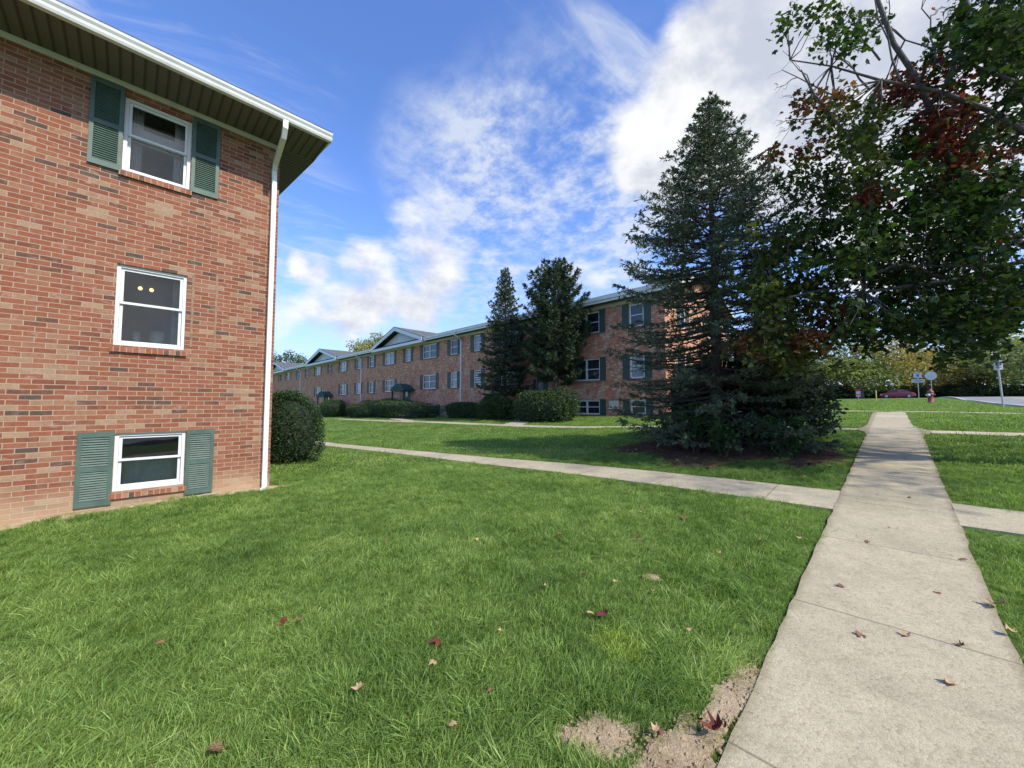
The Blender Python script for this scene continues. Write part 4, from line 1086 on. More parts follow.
# ------------------------------------------------------------------ the two conifers against the long block
p = at_Y(505, 395, 19.3); gz = g1(p[0], 19.3); H = at_Y(505, 268, 19.3)[2] - gz
conifer('spruce_tree', (p[0], 19.3, gz), H, lambda t: float(np.interp(t, [0, .2, .45, .7, .88, 1], [1.7, 1.95, 1.7, 1.15, .55, .05])), 'narrow pointed spruce in front of the long block, left of the dark juniper', seed=8,
        whorl=.28, per=8, twig_step=.16, blade=.15, blades=17, start=.16, col=(.042, .062, .034), tip=(.090, .120, .062), trunk_r=.13, twig_len=.5, blade_w=.2, cat='spruce', thin=lambda z, a, f: .8)
p = at_Y(556, 395, 19.2); gz = g1(p[0], 19.2); H = (at_Y(553, 262, 19.2)[2] - gz) * .935
conifer('juniper_tree', (p[0], 19.2, gz), H, lambda t: float(np.interp(t, [0, .18, .4, .6, .8, .92, 1], [.9, 1.6, 2.15, 2.15, 1.7, 1.15, .5])), 'broad dark juniper with ragged upswept top in front of the long block', seed=9,
        whorl=.52, per=9, twig_step=.12, blade=.20, blades=40, start=.25, col=(.022, .042, .022), tip=(.055, .090, .040), trunk_r=.16, droop=.0, lift=.5, twig_len=.46, blade_w=.10, cat='juniper', thin=lambda z, a, f: .92)

# ------------------------------------------------------------------ clipped shrubs
z0 = g1(-12.7, 3.25)
shrub('yew_shrub', (-12.75, 3.15, z0), 1.30, 1.0, 2.0, 'large rounded yew against the end of the near block', 'shrub', seed=41, n=26000, leaf=.055, col=(.020, .046, .016), tip=(.052, .105, .032), power=2.5, rough=.10, core=.80, shag=.09)
HG = 'clipped hedges along the long block'
def hedge(x0, x1, ytop, Y, ry, label, seed, n=11000, leaf=.11, power=3.4):
    a = at_Y(x0, 400, Y)[0]; b = at_Y(x1, 400, Y)[0]; cx = (a + b) / 2; gz = g1(cx, Y); h = at_Y((x0 + x1) / 2, ytop, Y)[2] - gz
    shrub('hedge', (cx, Y, gz), abs(b - a) / 2, ry, h, label, 'hedge', HG, seed, n, leaf, (.032, .064, .022), (.075, .130, .042), power, .11, core=.80)
hedge(520, 572, 392, 17.6, .75, 'wide clipped hedge in front of the dark juniper', 51)
hedge(482, 512, 397.5, 17.9, .75, 'squarish clipped hedge in front of the narrow spruce', 52)
hedge(448, 482, 403.5, 18.6, .6, 'low small clipped hedge left of the squarish one, by a white downspout', 53)
hedge(380, 432, 401.5, 19.0, .9, 'long dark clipped hedge before the middle entrance canopy', 54)
hedge(358, 402, 399.5, 19.4, .8, 'rounded mounded hedge left of the middle entrance canopy', 55, power=2.4)
hedge(350, 372, 404.5, 18.9, .7, 'small hedge at the left end of the mounded group', 56, power=3)
hedge(322, 343, 402, 19.2, 1.0, 'far clipped hedge below the leftmost entrance canopy', 57)

# ------------------------------------------------------------------ trees behind the long block
crown_tree('tree', (-76, 36, g1(-76, 36)), 16.4, 4.9, 8.5, 'pale yellow green tree showing over the roof of the long block', seed=61, n=5200, leaf=.42, cols=((.15, .15, .06), (.26, .24, .11)), clumps=30)
crown_tree('tree', (-128, 33, g1(-110, 33)), 17.0, 6.5, 9, 'dark green tree at the far left end of the long block', seed=62, n=3000, leaf=.5, cols=((.05, .075, .03), (.09, .11, .05)))

# ------------------------------------------------------------------ the trees beyond the street
BG = 'trees beyond the street'
def bg_tree(px, Y, ptop, cr, lab, seed, cols, n=4200, leaf=.42, low=.16, chf=.84, group=BG):
    x = at_Y(px, 395, Y)[0]; gz = g1(x, Y); h = at_Y(px, ptop, Y)[2] - gz
    return crown_tree('tree', (x, Y, gz), h, cr, h * chf, lab, group, seed, n, leaf, cols, trunk_r=.2 + .012 * h, low=low)
OLIVE = ((.085, .105, .032), (.15, .165, .055)); DARK = ((.055, .075, .028), (.10, .12, .042)); ORANGE = ((.14, .125, .042), (.235, .165, .055)); PALE = ((.115, .13, .052), (.19, .20, .085))
bg_tree(884, 102, 340, 7.8, 'rounded tree with orange turning leaves behind the maroon car', 71, ORANGE, 6500)
bg_tree(862, 96, 352, 6.1, 'olive tree left of the orange one beyond the street', 72, OLIVE)
bg_tree(846, 108, 335, 7.1, 'taller dull green tree left of the olive one, half hidden by the spruce', 73, PALE)
bg_tree(815, 102, 340, 7.1, 'dark tree beyond the street seen through the spruce', 74, DARK)
bg_tree(918, 114, 352, 7.1, 'dull green tree behind the two street signs', 75, DARK)
bg_tree(945, 120, 345, 7.1, 'olive tree right of the street signs, above the bend in the road', 76, OLIVE)
bg_tree(968, 108, 358, 5.4, 'brownish olive tree left of the tall sign pole', 77, ((.08, .075, .03), (.14, .11, .045)))
bg_tree(990, 116, 338, 7.1, 'olive tree directly behind the tall sign pole', 78, OLIVE)
bg_tree(1018, 100, 336, 6.6, 'pale olive tree right of the tall sign pole', 79, PALE)
bg_tree(1050, 106, 330, 7.7, 'dull green tree at the right end of the row beyond the street', 80, DARK)
bg_tree(1085, 91, 320, 7.7, 'dark tree past the right end of the visible row', 81, DARK, 3000)
bg_tree(780, 112, 340, 7.7, 'olive tree far behind the spruce', 82, OLIVE, 3000)
bg_tree(752, 104, 345, 7, 'pale tree low behind the spruce trunk', 83, PALE, 3000)
bg_tree(722, 98, 350, 6.5, 'olive tree beyond the end of the long block', 84, OLIVE, 3000)
for k, (px, Y, pt) in enumerate(((900, 104, 386), (935, 110, 385), (960, 106, 386), (985, 103, 387), (1012, 98, 387), (870, 101, 388), (840, 102, 386), (806, 102, 383), (772, 102, 383), (740, 102, 383))):
    x = at_Y(px, 395, Y)[0]; gz = g1(x, Y); h = at_Y(px, pt, Y)[2] - gz
    where = ['behind the maroon car', 'right of the street signs', 'under the brownish tree', 'behind the sign pole', 'right of the sign pole', 'left of the maroon car', 'left of the red and white sign', 'seen under the right of the spruce', 'seen under the middle of the spruce', 'seen past the spruce trunk'][k]
    shrub('shrub', (x, Y, gz), 3.6, 1.6, max(1.5, h), 'dense dark undergrowth shrub beyond the street, ' + where, 'shrub', 'shrubs beyond the street', 90 + k, 2600, .34, (.045, .065, .024), (.09, .115, .042), 2.3, .2)

# ------------------------------------------------------------------ the maple overhanging the walk
def maple():
    r = np.random.default_rng(77); tx, ty = 3.55, 10.6; gz = g1(tx, ty)
    root = empty('maple_tree', (tx, ty, gz)); tag(root, 'big maple overhanging the walk, green with branches turning dark red', 'maple')
    base = np.array([tx, ty, gz])
    G, RED, BRN, OL, DK = (.046, .082, .021), (.145, .032, .027), (.165, .070, .034), (.095, .115, .030), (.034, .062, .019)
    # clump table: pixel centre, pixel radii, leaves, colour, depth range along the view
    T = [(815, 22, 36, 20, 130, G, 6.6, 7.6), (862, 28, 30, 20, 120, G, 6.4, 7.4), (820, 92, 26, 20, 130, BRN, 6.6, 7.8), (836, 118, 30, 22, 170, OL, 6.6, 7.8), (868, 92, 22, 20, 60, G, 6.4, 7.6),
         (880, 135, 40, 34, 420, OL, 6.0, 8.4), (905, 185, 60, 42, 760, G, 5.8, 8.6), (850, 175, 30, 36, 210, OL, 6.4, 8.4), (800, 150, 26, 22, 110, BRN, 6.8, 8.0), (808, 185, 34, 24, 150, G, 6.8, 8.2),
         (938, 95, 26, 34, 260, RED, 6.2, 7.8), (965, 130, 36, 44, 480, RED, 6.0, 8.0), (925, 130, 26, 30, 200, RED, 6.2, 8.0), (985, 160, 32, 30, 260, RED, 6.0, 8.0), (905, 80, 18, 18, 90, RED, 6.4, 7.4), (880, 190, 18, 14, 60, RED, 6.0, 7.0),
         (975, 28, 32, 26, 360, DK, 5.2, 7.4), (1010, 30, 34, 30, 420, DK, 5.2, 7.4), (1000, 62, 30, 18, 130, DK, 5.4, 7.4), (935, 45, 26, 22, 60, G, 6.0, 7.2), (1035, 70, 30, 50, 300, DK, 5.4, 8.0),
         (960, 215, 60, 44, 900, DK, 5.6, 8.8), (1005, 230, 50, 60, 800, DK, 5.4, 8.8), (850, 235, 44, 34, 460, G, 6.2, 8.6), (800, 240, 32, 26, 260, G, 6.6, 8.2), (1010, 150, 40, 40, 330, DK, 5.6, 8.0),
         (900, 260, 60, 38, 820, G, 5.8, 8.8), (835, 275, 46, 30, 500, G, 6.4, 8.4), (780, 285, 34, 30, 330, OL, 6.6, 7.8), (790, 335, 36, 34, 480, OL, 6.6, 7.8), (742, 330, 12, 26, 90, BRN, 6.9, 7.5), (765, 310, 22, 26, 200, OL, 6.8, 7.6),
         (825, 318, 30, 24, 330, BRN, 6.4, 7.6), (860, 312, 36, 24, 330, DK, 6.0, 7.8), (915, 308, 46, 24, 480, DK, 5.6, 8.0), (965, 300, 44, 30, 520, G, 5.4, 8.4), (1010, 295, 40, 34, 460, DK, 5.2, 8.2),
         (957, 338, 32, 15, 260, DK, 5.4, 7.0), (905, 318, 30, 12, 110, DK, 5.8, 7.4), (1000, 318, 34, 10, 120, DK, 5.2, 7.4), (975, 330, 24, 16, 160, DK, 5.4, 7.0), (870, 335, 20, 12, 90, DK, 6.0, 7.4), (895, 225, 90, 60, 500, DK, 6.6, 9.0), (945, 285, 60, 45, 350, DK, 6.6, 9.0), (745, 270, 20, 18, 60, OL, 6.9, 7.6),
         (765, 245, 24, 20, 90, OL, 6.9, 7.8)]
    cl = []; P = []; C = []
    for (cx, cy, rx, ry, n, col, d0, d1) in T:
        n = int(n * 2.2); sub = max(2, n // 46)
        for k in range(sub):
            a = r.uniform(0, 6.28); q = math.sqrt(r.uniform(0, 1)); c = at_d(cx + rx * q * math.cos(a), cy + ry * q * math.sin(a), r.uniform(d0, d1)); cl.append((c, col))
            m = n // sub; off = np.clip(r.normal(0, 1, (m, 3)), -1.8, 1.8) * np.array([.15, .15, .095]); off[:, 2] -= .06 * (off[:, 0] ** 2 + off[:, 1] ** 2) / .03
            cc = jitter(col, m, r, .26, .10)
            if col in (RED, BRN): cc = np.where((r.random(m) < .2)[:, None], jitter(G if r.random() < .5 else OL, m, r, .26, .1), cc)
            P.append(c + off); C.append(cc)
    # the rest of the crown, out of the frame, that shades the walk
    for k in range(190):
        while True:
            p = r.uniform(-1, 1, 3)
            if .25 < np.linalg.norm(p) < 1: break
        c = np.array([tx + .6 + p[0] * 4.3, ty + .6 + p[1] * 4.6, gz + 6.0 + p[2] * 3.6])
        d = c @ _F
        if d > .5 and 512 + F_PX * (c @ _Rt) / d < 1040 and 384 - F_PX * (c @ _U) / d > -10: continue
        m = 40; P.append(c + r.normal(0, 1, (m, 3)) * np.array([.32, .32, .2])); C.append(jitter(G if r.random() < .8 else RED, m, r, .24, .1)); cl.append((c, G))
    P = np.concatenate(P); C = np.concatenate(C)
    V, Fc, C4 = maple_leaves(P - base, .092, r, C)
    link('crown', fast_mesh('crown', V, Fc, C4), M['maple_leaf'], root)
    # wood
    w = MB(); fork = np.array([0, 0, 2.9])
    tr = [(0, 0, -.2), (.02, .02, .25), (-.03, 0, 1.2), (0, .04, 2.2), tuple(fork)]
    w.tube(tr, [.30, .24, .215, .20, .19], 12)
    w.build('trunk', M['bark_maple'], root, smooth=True)
    # main limbs aim at parts of the crown; every clump hangs on the nearest one
    lb = MB()
    for way, r0, r1 in (([(1060, 330), (1000, 235), (950, 150), (915, 85), (895, 40), (874, -20)], .075, .03), ([(1070, 180), (1024, 105), (990, 50), (965, 5), (950, -40)], .085, .04), ([(1090, 380), (980, 290), (900, 262), (838, 285), (790, 300)], .08, .015), ([(950, 150), (905, 165), (860, 150), (815, 95), (800, 70)], .05, .01)):
        q = [at_d(x, y, 6.7) - base + r.normal(0, .03, 3) for x, y in way]; m = len(q)
        if r0 > .06: q[0] = (q[0] + fork * 1.1) / 2; q.insert(0, fork * .95); m += 1
        lb.tube(q, [r0 + (r1 - r0) * i / (m - 1) for i in range(m)], 8, cap=False)
    aim = [at_d(790, 60, 7.2), at_d(905, 40, 6.8), at_d(965, 110, 7), at_d(830, 200, 7.4), at_d(770, 300, 7.2), at_d(880, 270, 7), at_d(960, 320, 6.2), at_d(990, 20, 6.4), at_d(1000, 220, 7), np.array([tx + 3, ty + 1.5, gz + 6.5]), np.array([tx + 1, ty + 3.5, gz + 7.]), np.array([tx + .5, ty, gz + 9.3]), np.array([tx + 2.2, ty - 2.2, gz + 6.2])]
    nodes = []
    for a in aim:
        e = a - base; s = fork * .8 if e[2] < 3.5 else fork; pts = catenary(s, e, .35, 8, r, .06); L = np.linalg.norm(e - s)
        lb.tube(pts, [max(.010, .075 * (1 - i / 8.6)) for i in range(9)], 7, cap=False); nodes += [q for q in pts[3:]]
    nodes = np.array(nodes)
    for c, _ in cl:
        e = c - base; i = np.argmin(((nodes - e) ** 2).sum(1)); s = nodes[i]
        if np.linalg.norm(e - s) > .05: lb.tube(catenary(s, e, .04, 3, r, .03), [.014, .010, .007, .004], 4, cap=False)
    # bare pale twigs at the upper left
    def twig(a, b, rad, depth=0):
        pts = catenary(a, b, .02, 5, r, .025); lb.tube(pts, [rad * (1 - .14 * i) for i in range(6)], 5, cap=False)
        if depth < 2:
            for q in (2, 3, 4):
                d = (pts[5] - pts[0]) * r.uniform(.25, .5); d = d + r.normal(0, np.linalg.norm(d) * .5, 3); twig(pts[q], pts[q] + d, rad * .5, depth + 1)
    for (xa, ya, xb, yb, d) in ((862, 105, 782, 70, 6.9), (850, 120, 785, 118, 7.1), (870, 90, 826, 40, 6.8), (900, 80, 868, -20, 6.5), (935, 70, 925, -10, 6.6), (880, 60, 848, 20, 6.8)):
        twig(at_d(xa, ya, d) - base, at_d(xb, yb, d + .2) - base, .018)
    lb.build('limbs', M['bark_maple'], root, smooth=True)
maple()

# ------------------------------------------------------------------ the maroon car
def paint_mat(name, col):
    m, nt, N, L, P = newmat(name)
    c = coords(N); f = tex_noise(N, L, c, 30, 3)
    L.new(ramp(N, L, f, [(.3, tuple(q * .8 for q in col)), (.7, tuple(q * 1.15 for q in col))]), P.inputs['Base Color'])
    P.inputs['Roughness'].default_value = .28; P.inputs['Coat Weight'].default_value = .6; P.inputs['Coat Roughness'].default_value = .06; return m
M['maroon'] = paint_mat('maroon paint', (.22, .016, .028))
M['tyre'] = plain('tyre rubber', (.02, .02, .02), .9, .2, 20)
M['lens_red'] = plain('tail lens', (.35, .01, .01), .2, .1, 10)
M['lens_clear'] = plain('head lens', (.7, .72, .74), .15, .05, 10)
M['hyd_red'] = plain('weathered red paint', (.22, .055, .045), .65, .3, 14)
M['yellow'] = plain('yellow marker', (.60, .46, .08), .6, .15, 6)
M['sign_white'] = plain('sign white', (.56, .58, .60), .4, .06, 6)
M['sign_back'] = plain('sign back aluminium', (.50, .52, .54), .38, .08, 6, metal=.5)
M['sign_red'] = plain('sign red', (.40, .04, .035), .45, .1, 6)
M['sign_ink'] = plain('sign ink', (.06, .07, .09), .5, .1, 6)
def car(x, y, rot):
    gz = g1(x, y) + .06
    root = empty('parked_car', (x, y, gz), rotz=rot); tag(root, 'maroon sedan car on the cross street in front of the trees', 'car')
    # stations along the length: x, half width, sill height, shoulder height
    st = [(-2.14, .62, .44, .66), (-2.05, .76, .30, .80), (-1.75, .86, .24, .92), (-1.0, .90, .22, .94), (0, .91, .22, .92), (.9, .90, .22, .89), (1.55, .86, .24, .82), (1.95, .76, .28, .72), (2.12, .58, .40, .60)]
    b = MB(); rings = []
    for (sx, hw, z0, z1) in st:
        zm = z0 + (z1 - z0) * .55
        rings.append([(sx, -hw * .92, z0), (sx, -hw, z0 + .08), (sx, -hw, zm), (sx, -hw * .95, z1 - .04), (sx, -hw * .85, z1), (sx, hw * .85, z1), (sx, hw * .95, z1 - .04), (sx, hw, zm), (sx, hw, z0 + .08), (sx, hw * .92, z0)])
    for i in range(len(rings) - 1):
        for k in range(10):
            k2 = (k + 1) % 10; b.face([rings[i][k], rings[i][k2], rings[i + 1][k2], rings[i + 1][k]], uv=[(0, 0)] * 4)
    b.face(rings[0], uv=[(0, 0)] * 10); b.face(rings[-1], uv=[(0, 0)] * 10)
    # roof and pillars
    rl = [(-1.72, .93, .74), (-1.05, 1.33, .60), (-.55, 1.43, .57), (.1, 1.45, .57), (.55, 1.38, .58), (1.15, .90, .74)]
    for i in range(len(rl) - 1):
        (xa, za, wa), (xc, zc, wc) = rl[i], rl[i + 1]
        if 0 < i < 4: b.face([(xa, -wa, za), (xc, -wc, zc), (xc, wc, zc), (xa, wa, za)], uv=[(0, 0)] * 4)
    for sg in (-1, 1):
        for (x0, z0, w0, x1, z1, w1, t) in ((-1.72, .93, .74, -1.05, 1.33, .60, .10), (1.15, .90, .74, .55, 1.38, .58, .07), (-.12, .92, .80, -.16, 1.44, .575, .07)):
            b.hexa([(x0, sg * w0, z0), (x0 + t, sg * w0, z0), (x0 + t, sg * (w0 - .04), z0), (x0, sg * (w0 - .04), z0), (x1, sg * w1, z1), (x1 + t, sg * w1, z1), (x1 + t, sg * (w1 - .04), z1), (x1, sg * (w1 - .04), z1)])
        b.face([(-1.05, sg * .605, 1.30), (-.55, sg * .58, 1.385), (.1, sg * .58, 1.405), (.55, sg * .588, 1.345), (.55, sg * .58, 1.38), (.1, sg * .57, 1.45), (-.55, sg * .57, 1.43), (-1.05, sg * .60, 1.33)], uv=[(0, 0)] * 8)
    b.build('body', M['maroon'], root)
    for poly in ([(-1.66, -.73, .95), (-1.66, .73, .95), (-1.05, .585, 1.32), (-1.05, -.585, 1.32)], [(1.12, -.73, .91), (1.12, .73, .91), (.55, .57, 1.37), (.55, -.57, 1.37)]):
        g = MB(); g.face(poly); g.build('windscreen', M['pane_dark'], root)
    for sg in (-1, 1):
        for poly in ([(-1.62, .775, .93), (-.08, .80, .92), (-.12, .575, 1.40), (-.55, .57, 1.39), (-1.03, .595, 1.31)], [(-.05, .80, .92), (1.08, .775, .89), (.55, .575, 1.35), (.1, .57, 1.41), (-.09, .57, 1.41)]):
            g = MB(); g.face([(p[0], sg * (p[1] - .01), p[2]) for p in poly]); g.build('window', M['pane_dark'], root)
        for nm, mt, sx, zz in (('headlight', 'lens_clear', 1.96, .60), ('tail_light', 'lens_red', -2.06, .72)):
            l_ = MB(); s2 = 1 if sx > 0 else -1; l_.hexa([(sx, sg * .45, zz - .06), (sx + s2 * .07, sg * .45, zz - .06), (sx + s2 * .02, sg * .77, zz - .06), (sx - s2 * .12, sg * .77, zz - .06), (sx, sg * .45, zz + .07), (sx + s2 * .05, sg * .45, zz + .07), (sx + s2 * .0, sg * .77, zz + .07), (sx - s2 * .12, sg * .77, zz + .07)]); l_.build(nm, M[mt], root)
        mr = MB(); mr.hexa([(.86, sg * .83, .93), (.98, sg * .83, .93), (.96, sg * 1.0, .95), (.88, sg * 1.0, .95), (.86, sg * .83, 1.03), (.98, sg * .83, 1.03), (.96, sg * 1.0, 1.05), (.88, sg * 1.0, 1.05)]); mr.build('mirror', M['maroon'], root)
        for wx in (-1.33, 1.30):
            t = MB(); prof = [(.20, -.09), (.30, -.10), (.325, -.06), (.325, .06), (.30, .10), (.20, .09)]
            def ring(prof, mb, n=20):
                bb = len(mb.v)
                for (rr, yy) in prof:
                    for k in range(n): mb.v.append((wx + rr * math.cos(6.28318 * k / n), sg * .83 + yy, .325 + rr * math.sin(6.28318 * k / n)))
                for i in range(len(prof) - 1):
                    for k in range(n):
                        k2 = (k + 1) % n; mb.f.append((bb + i * n + k, bb + i * n + k2, bb + (i + 1) * n + k2, bb + (i + 1) * n + k)); mb.m.append(0); mb.uv += [(0, 0)] * 4
            ring(prof, t); wo = t.build('wheel', M['tyre'], root, smooth=True)
            h = MB(); ring([(.20, sg * .075), (.19, sg * .055), (.06, sg * .075), (.0, sg * .085)], h)
            h.build('rim', M['steel'], wo)
    return root
car(.15, 90.3, R(180))

# ------------------------------------------------------------------ signs and posts
def post_sign(name, label, x, y, plates, h, rad=.03, tilt=0.0, cat='sign'):
    root = empty(name, (x, y, g1(x, y))); tag(root, label, cat)
    p = MB(); p.tube([(0, 0, -.3), (tilt * .5, 0, h * .5), (tilt, 0, h)], rad, 8); p.build('post', M['steel'], root)
    for (zc, w, hh, ang, mat, shape, marks) in plates:
        a = R(ang); ux, uy = math.cos(a), math.sin(a); nx, ny = uy, -ux            # plate faces n
        ox = tilt * zc / h
        def q(u, v, n): return (ox + ux * u + nx * n, uy * u + ny * n, zc + v)
        if shape == 'oct': pts = [(w / 2 * math.cos(R(22.5 + 45 * k)) / math.cos(R(22.5)), w / 2 * math.sin(R(22.5 + 45 * k)) / math.cos(R(22.5))) for k in range(8)]
        else:
            c = min(w, hh) * .09; pts = [(-w / 2 + c, -hh / 2), (w / 2 - c, -hh / 2), (w / 2, -hh / 2 + c), (w / 2, hh / 2 - c), (w / 2 - c, hh / 2), (-w / 2 + c, hh / 2), (-w / 2, hh / 2 - c), (-w / 2, -hh / 2 + c)]
        pl = MB(); n0 = rad + .004; pl.prism([q(u, v, n0) for u, v in pts], Vector((nx, ny, 0)) * .004)
        po = pl.build('sign_plate', M[mat], root)
        if marks:
            mk = MB()
            for (u0, u1, v0, v1) in marks: mk.face([q(u, v, n0 + .0065) for u, v in ((u0, v0), (u1, v0), (u1, v1), (u0, v1))])
            mk.build('sign_marking', M['sign_ink'], po)
    return root
post_sign('street_sign', 'tall leaning steel pole with two small plates, beside the road at the right', 3.67, 30.0,
          [(2.10, .30, .46, 18, 'sign_white', 'rect', [(-.10, .10, -.02, .17), (-.09, .09, -.12, -.09)]), (2.13, .30, .46, -62, 'sign_back', 'rect', None)], 2.95, .036, -.14)
post_sign('street_sign', 'grey post with a small square white sign over a wide white one', 1.72, 60.0,
          [(2.55, .62, .58, 4, 'sign_white', 'rect', [(-.20, .20, .10, .16), (-.08, .08, -.16, .04)]), (1.93, 1.0, .34, 4, 'sign_white', 'rect', [(-.36, .36, -.04, .04)])], 2.9)
post_sign('stop_sign', 'pale eight sided stop sign back on a post above the red hydrant', 2.68, 60.0, [(2.45, .86, .86, 6, 'sign_back', 'oct', None)], 2.9)
rs_ = post_sign('notice_board', 'small red sign board with a white panel, left of the maroon car', -3.2, 62.0, [(.78, .50, 1.0, 0, 'sign_red', 'rect', None)], 1.25, .04)
mb = MB(); mb.box(-.19, -.056, .62, .19, -.052, .98); mb.box(-.19, -.056, .34, .19, -.052, .50); mb.build('sign_panel', M['sign_white'], rs_)
def marker():
    x, y = -1.28, 48.0; root = empty('marker_post', (x, y, g1(x, y))); tag(root, 'thin yellow utility marker post in the grass', 'marker post')
    a = MB(); a.tube([(0, 0, -.1), (0, 0, .96)], .045, 10); a.lathe((0, 0, .96), [(.045, 0), (.04, .03), (.02, .05), (0, .055)], 10); a.build('post', M['yellow'], root)
    b = MB(); b.tube([(0, 0, .80), (0, 0, .90)], .047, 10); b.build('band', M['sign_white'], root)
marker()
def hydrant():
    x, y = 1.80, 42.0; root = empty('fire_hydrant', (x, y, g1(x, y))); tag(root, 'worn red fire hydrant with pale caps beside the road', 'hydrant')
    b = MB(); b.lathe((0, 0, 0), [(.21, -.05), (.21, .05), (.15, .06), (.15, .72), (.19, .74), (.19, .80), (.17, .86), (.12, .95), (.05, 1.0), (.04, 1.05), (0, 1.06)], 16); b.build('barrel', M['hyd_red'], root, smooth=True)
    for (dx, dy, r_) in ((-1, 0, .075), (1, 0, .075), (-.6, -.8, .10)):
        c = MB(); c.tube([(dx * .13, dy * .13, .60), (dx * .20, dy * .20, .60), (dx * .25, dy * .25, .60)], [r_, r_, r_ * .9], 10); c.build('outlet_cap', M['sign_white'] if dx != 1 else M['hyd_red'], root)
    n = MB(); n.lathe((0, 0, .66), [(.152, 0), (.162, .01), (.162, .05), (.152, .06)], 16); n.build('collar', M['sign_white'], root)
hydrant()

# ------------------------------------------------------------------ fallen leaves
def leaf_obj_mat(name, a, b):
    m, nt, N, L, P = newmat(name); c = coords(N); f = tex_noise(N, L, c, 28, 5, .7)
    L.new(ramp(N, L, f, [(.35, a), (.65, b)]), P.inputs['Base Color']); P.inputs['Roughness'].default_value = .7; P.inputs['Specular IOR Level'].default_value = .25; return m
M['dead_brown'] = leaf_obj_mat('brown dead leaf', (.13, .065, .035), (.26, .14, .075)); M['dead_red'] = leaf_obj_mat('red dead leaf', (.10, .022, .016), (.22, .055, .038)); M['dead_tan'] = leaf_obj_mat('tan dead leaf', (.34, .22, .11), (.52, .38, .22)); M['dead_pale'] = leaf_obj_mat('pale leaf underside', (.45, .40, .30), (.60, .54, .42))
def leaf_mesh(seed, curl):
    r = np.random.default_rng(seed); n = len(MAPLE); mb = MB()
    def z(x, y): return .02 + curl * (x * x * 1.1 + (y - .4) ** 2 * .8) + .05 * math.sin(x * 7 + seed) + .04 * math.sin(y * 8 + seed)
    c = (0, .35); P = [(p[0] + r.normal(0, .03), p[1] + r.normal(0, .03)) for p in MAPLE]
    mid = [((p[0] + c[0]) / 2, (p[1] + c[1]) / 2) for p in P]
    q = lambda p: (p[0], p[1] - .4, z(*p))
    for k in range(n):
        k2 = (k + 1) % n; mb.face([q(P[k]), q(P[k2]), q(mid[k2]), q(mid[k])]); mb.face([q(mid[k]), q(mid[k2]), q(c)])
    mb.tube([q((0, -.03)), (0.02, -.62, z(0, 0) + .06), (.06, -.80, .08)], [.014, .012, .010], 4)
    return mb.mesh('fallen_leaf')
LEAF_MESH = {}
def fallen(x, y, size, mat, label, group=None, lift=.03, seed=None):
    r = fallen.r; key = (int(r.integers(0, 5)), mat)
    if key not in LEAF_MESH: me = leaf_mesh(key[0], (.5, .8, 1.1, 1.4, -.7)[key[0]]); me.materials.append(M[mat]); LEAF_MESH[key] = me
    o = bpy.data.objects.new('fallen_leaf', LEAF_MESH[key]); COL.objects.link(o); o.location = (x, y, g1(x, y) + lift); o.scale = (size * .85, size * .85, size * .85)
    o.rotation_euler = (r.normal(0, .22), r.normal(0, .22), r.uniform(0, 6.28)); tag(o, label, 'leaf', group); return o
fallen.r = np.random.default_rng(5)
def ground_at(px, py):
    d = ray(px, py); t = 1.0
    for _ in range(60):
        p = d * t; t += (p[2] - g1(p[0], p[1])) / max(.02, -d[2] + .05) * .7
    p = d * t; return float(p[0]), float(p[1])
GL, GP = 'leaves scattered on the lawn', 'leaves scattered on the walk'
for (px, py, sz, mt, lab) in ((714, 741, .115, 'dead_red', 'large crumpled dark red leaf where the walk meets bare soil'), (437, 648, .115, 'dead_red', 'dark red brown leaf standing in the grass left of the bare soil'), (603, 622, .10, 'dead_red', 'rosy red leaf in the grass above the bright green weed clump'),
                              (217, 762, .10, 'dead_brown', 'orange brown leaf at the very bottom edge of the lawn'), (282, 630, .09, 'dead_red', 'small red brown leaf alone on the left lawn'), (684, 521, .12, 'dead_brown', 'pair lobed brown leaf on the lawn near the side walk'),
                              (963, 562, .12, 'dead_brown', 'dark brown leaf at the right edge of the walk'), (1000, 612, .13, 'dead_tan', 'big tan leaf in the grass at the right frame edge'), (936, 596, .065, 'dead_brown', 'small curled brown leaf alone mid walk'), (891, 530, .09, 'dead_tan', 'tan leaf on the walk near the second side walk')):
    x, y = ground_at(px, py); on = -.58 < x < .42; fallen(x, y, sz, mt, lab, GP if on else GL, .030 if on else .05)
for (px, py) in ((386, 548), (477, 546), (522, 536), (642, 549), (637, 545), (545, 594), (583, 582), (615, 590), (590, 620), (433, 672), (357, 700), (453, 735), (490, 700), (160, 650), (653, 600), (300, 628), (640, 516), (560, 540), (720, 560), (808, 530), (795, 531), (760, 548), (700, 470), (660, 468), (620, 455),
                 (520, 462), (440, 458), (730, 478), (745, 484), (770, 486), (805, 480), (818, 475), (830, 470), (980, 503), (945, 480), (978, 590), (1010, 640), (800, 545), (690, 640), (660, 745), (655, 742), (500, 640)):
    x, y = ground_at(px, py)
    if -.58 < x < .42: continue
    fallen(x, y, fallen.r.uniform(.035, .065), ('dead_tan', 'dead_brown', 'dead_tan', 'dead_tan', 'dead_brown')[int(fallen.r.integers(0, 5))], 'small faded leaf lying in the lawn grass', GL, .06)
for (px, py) in ((868, 545), (885, 452), (905, 460), (920, 442), (878, 497), (840, 590), (950, 690), (905, 640), (860, 640), (910, 500), (960, 650)):
    x, y = ground_at(px, py); fallen(x, y, fallen.r.uniform(.035, .065), ('dead_brown', 'dead_tan')[int(fallen.r.integers(0, 2))], 'small dry leaf fragment lying on the concrete walk', GP, .028)
r = np.random.default_rng(9)
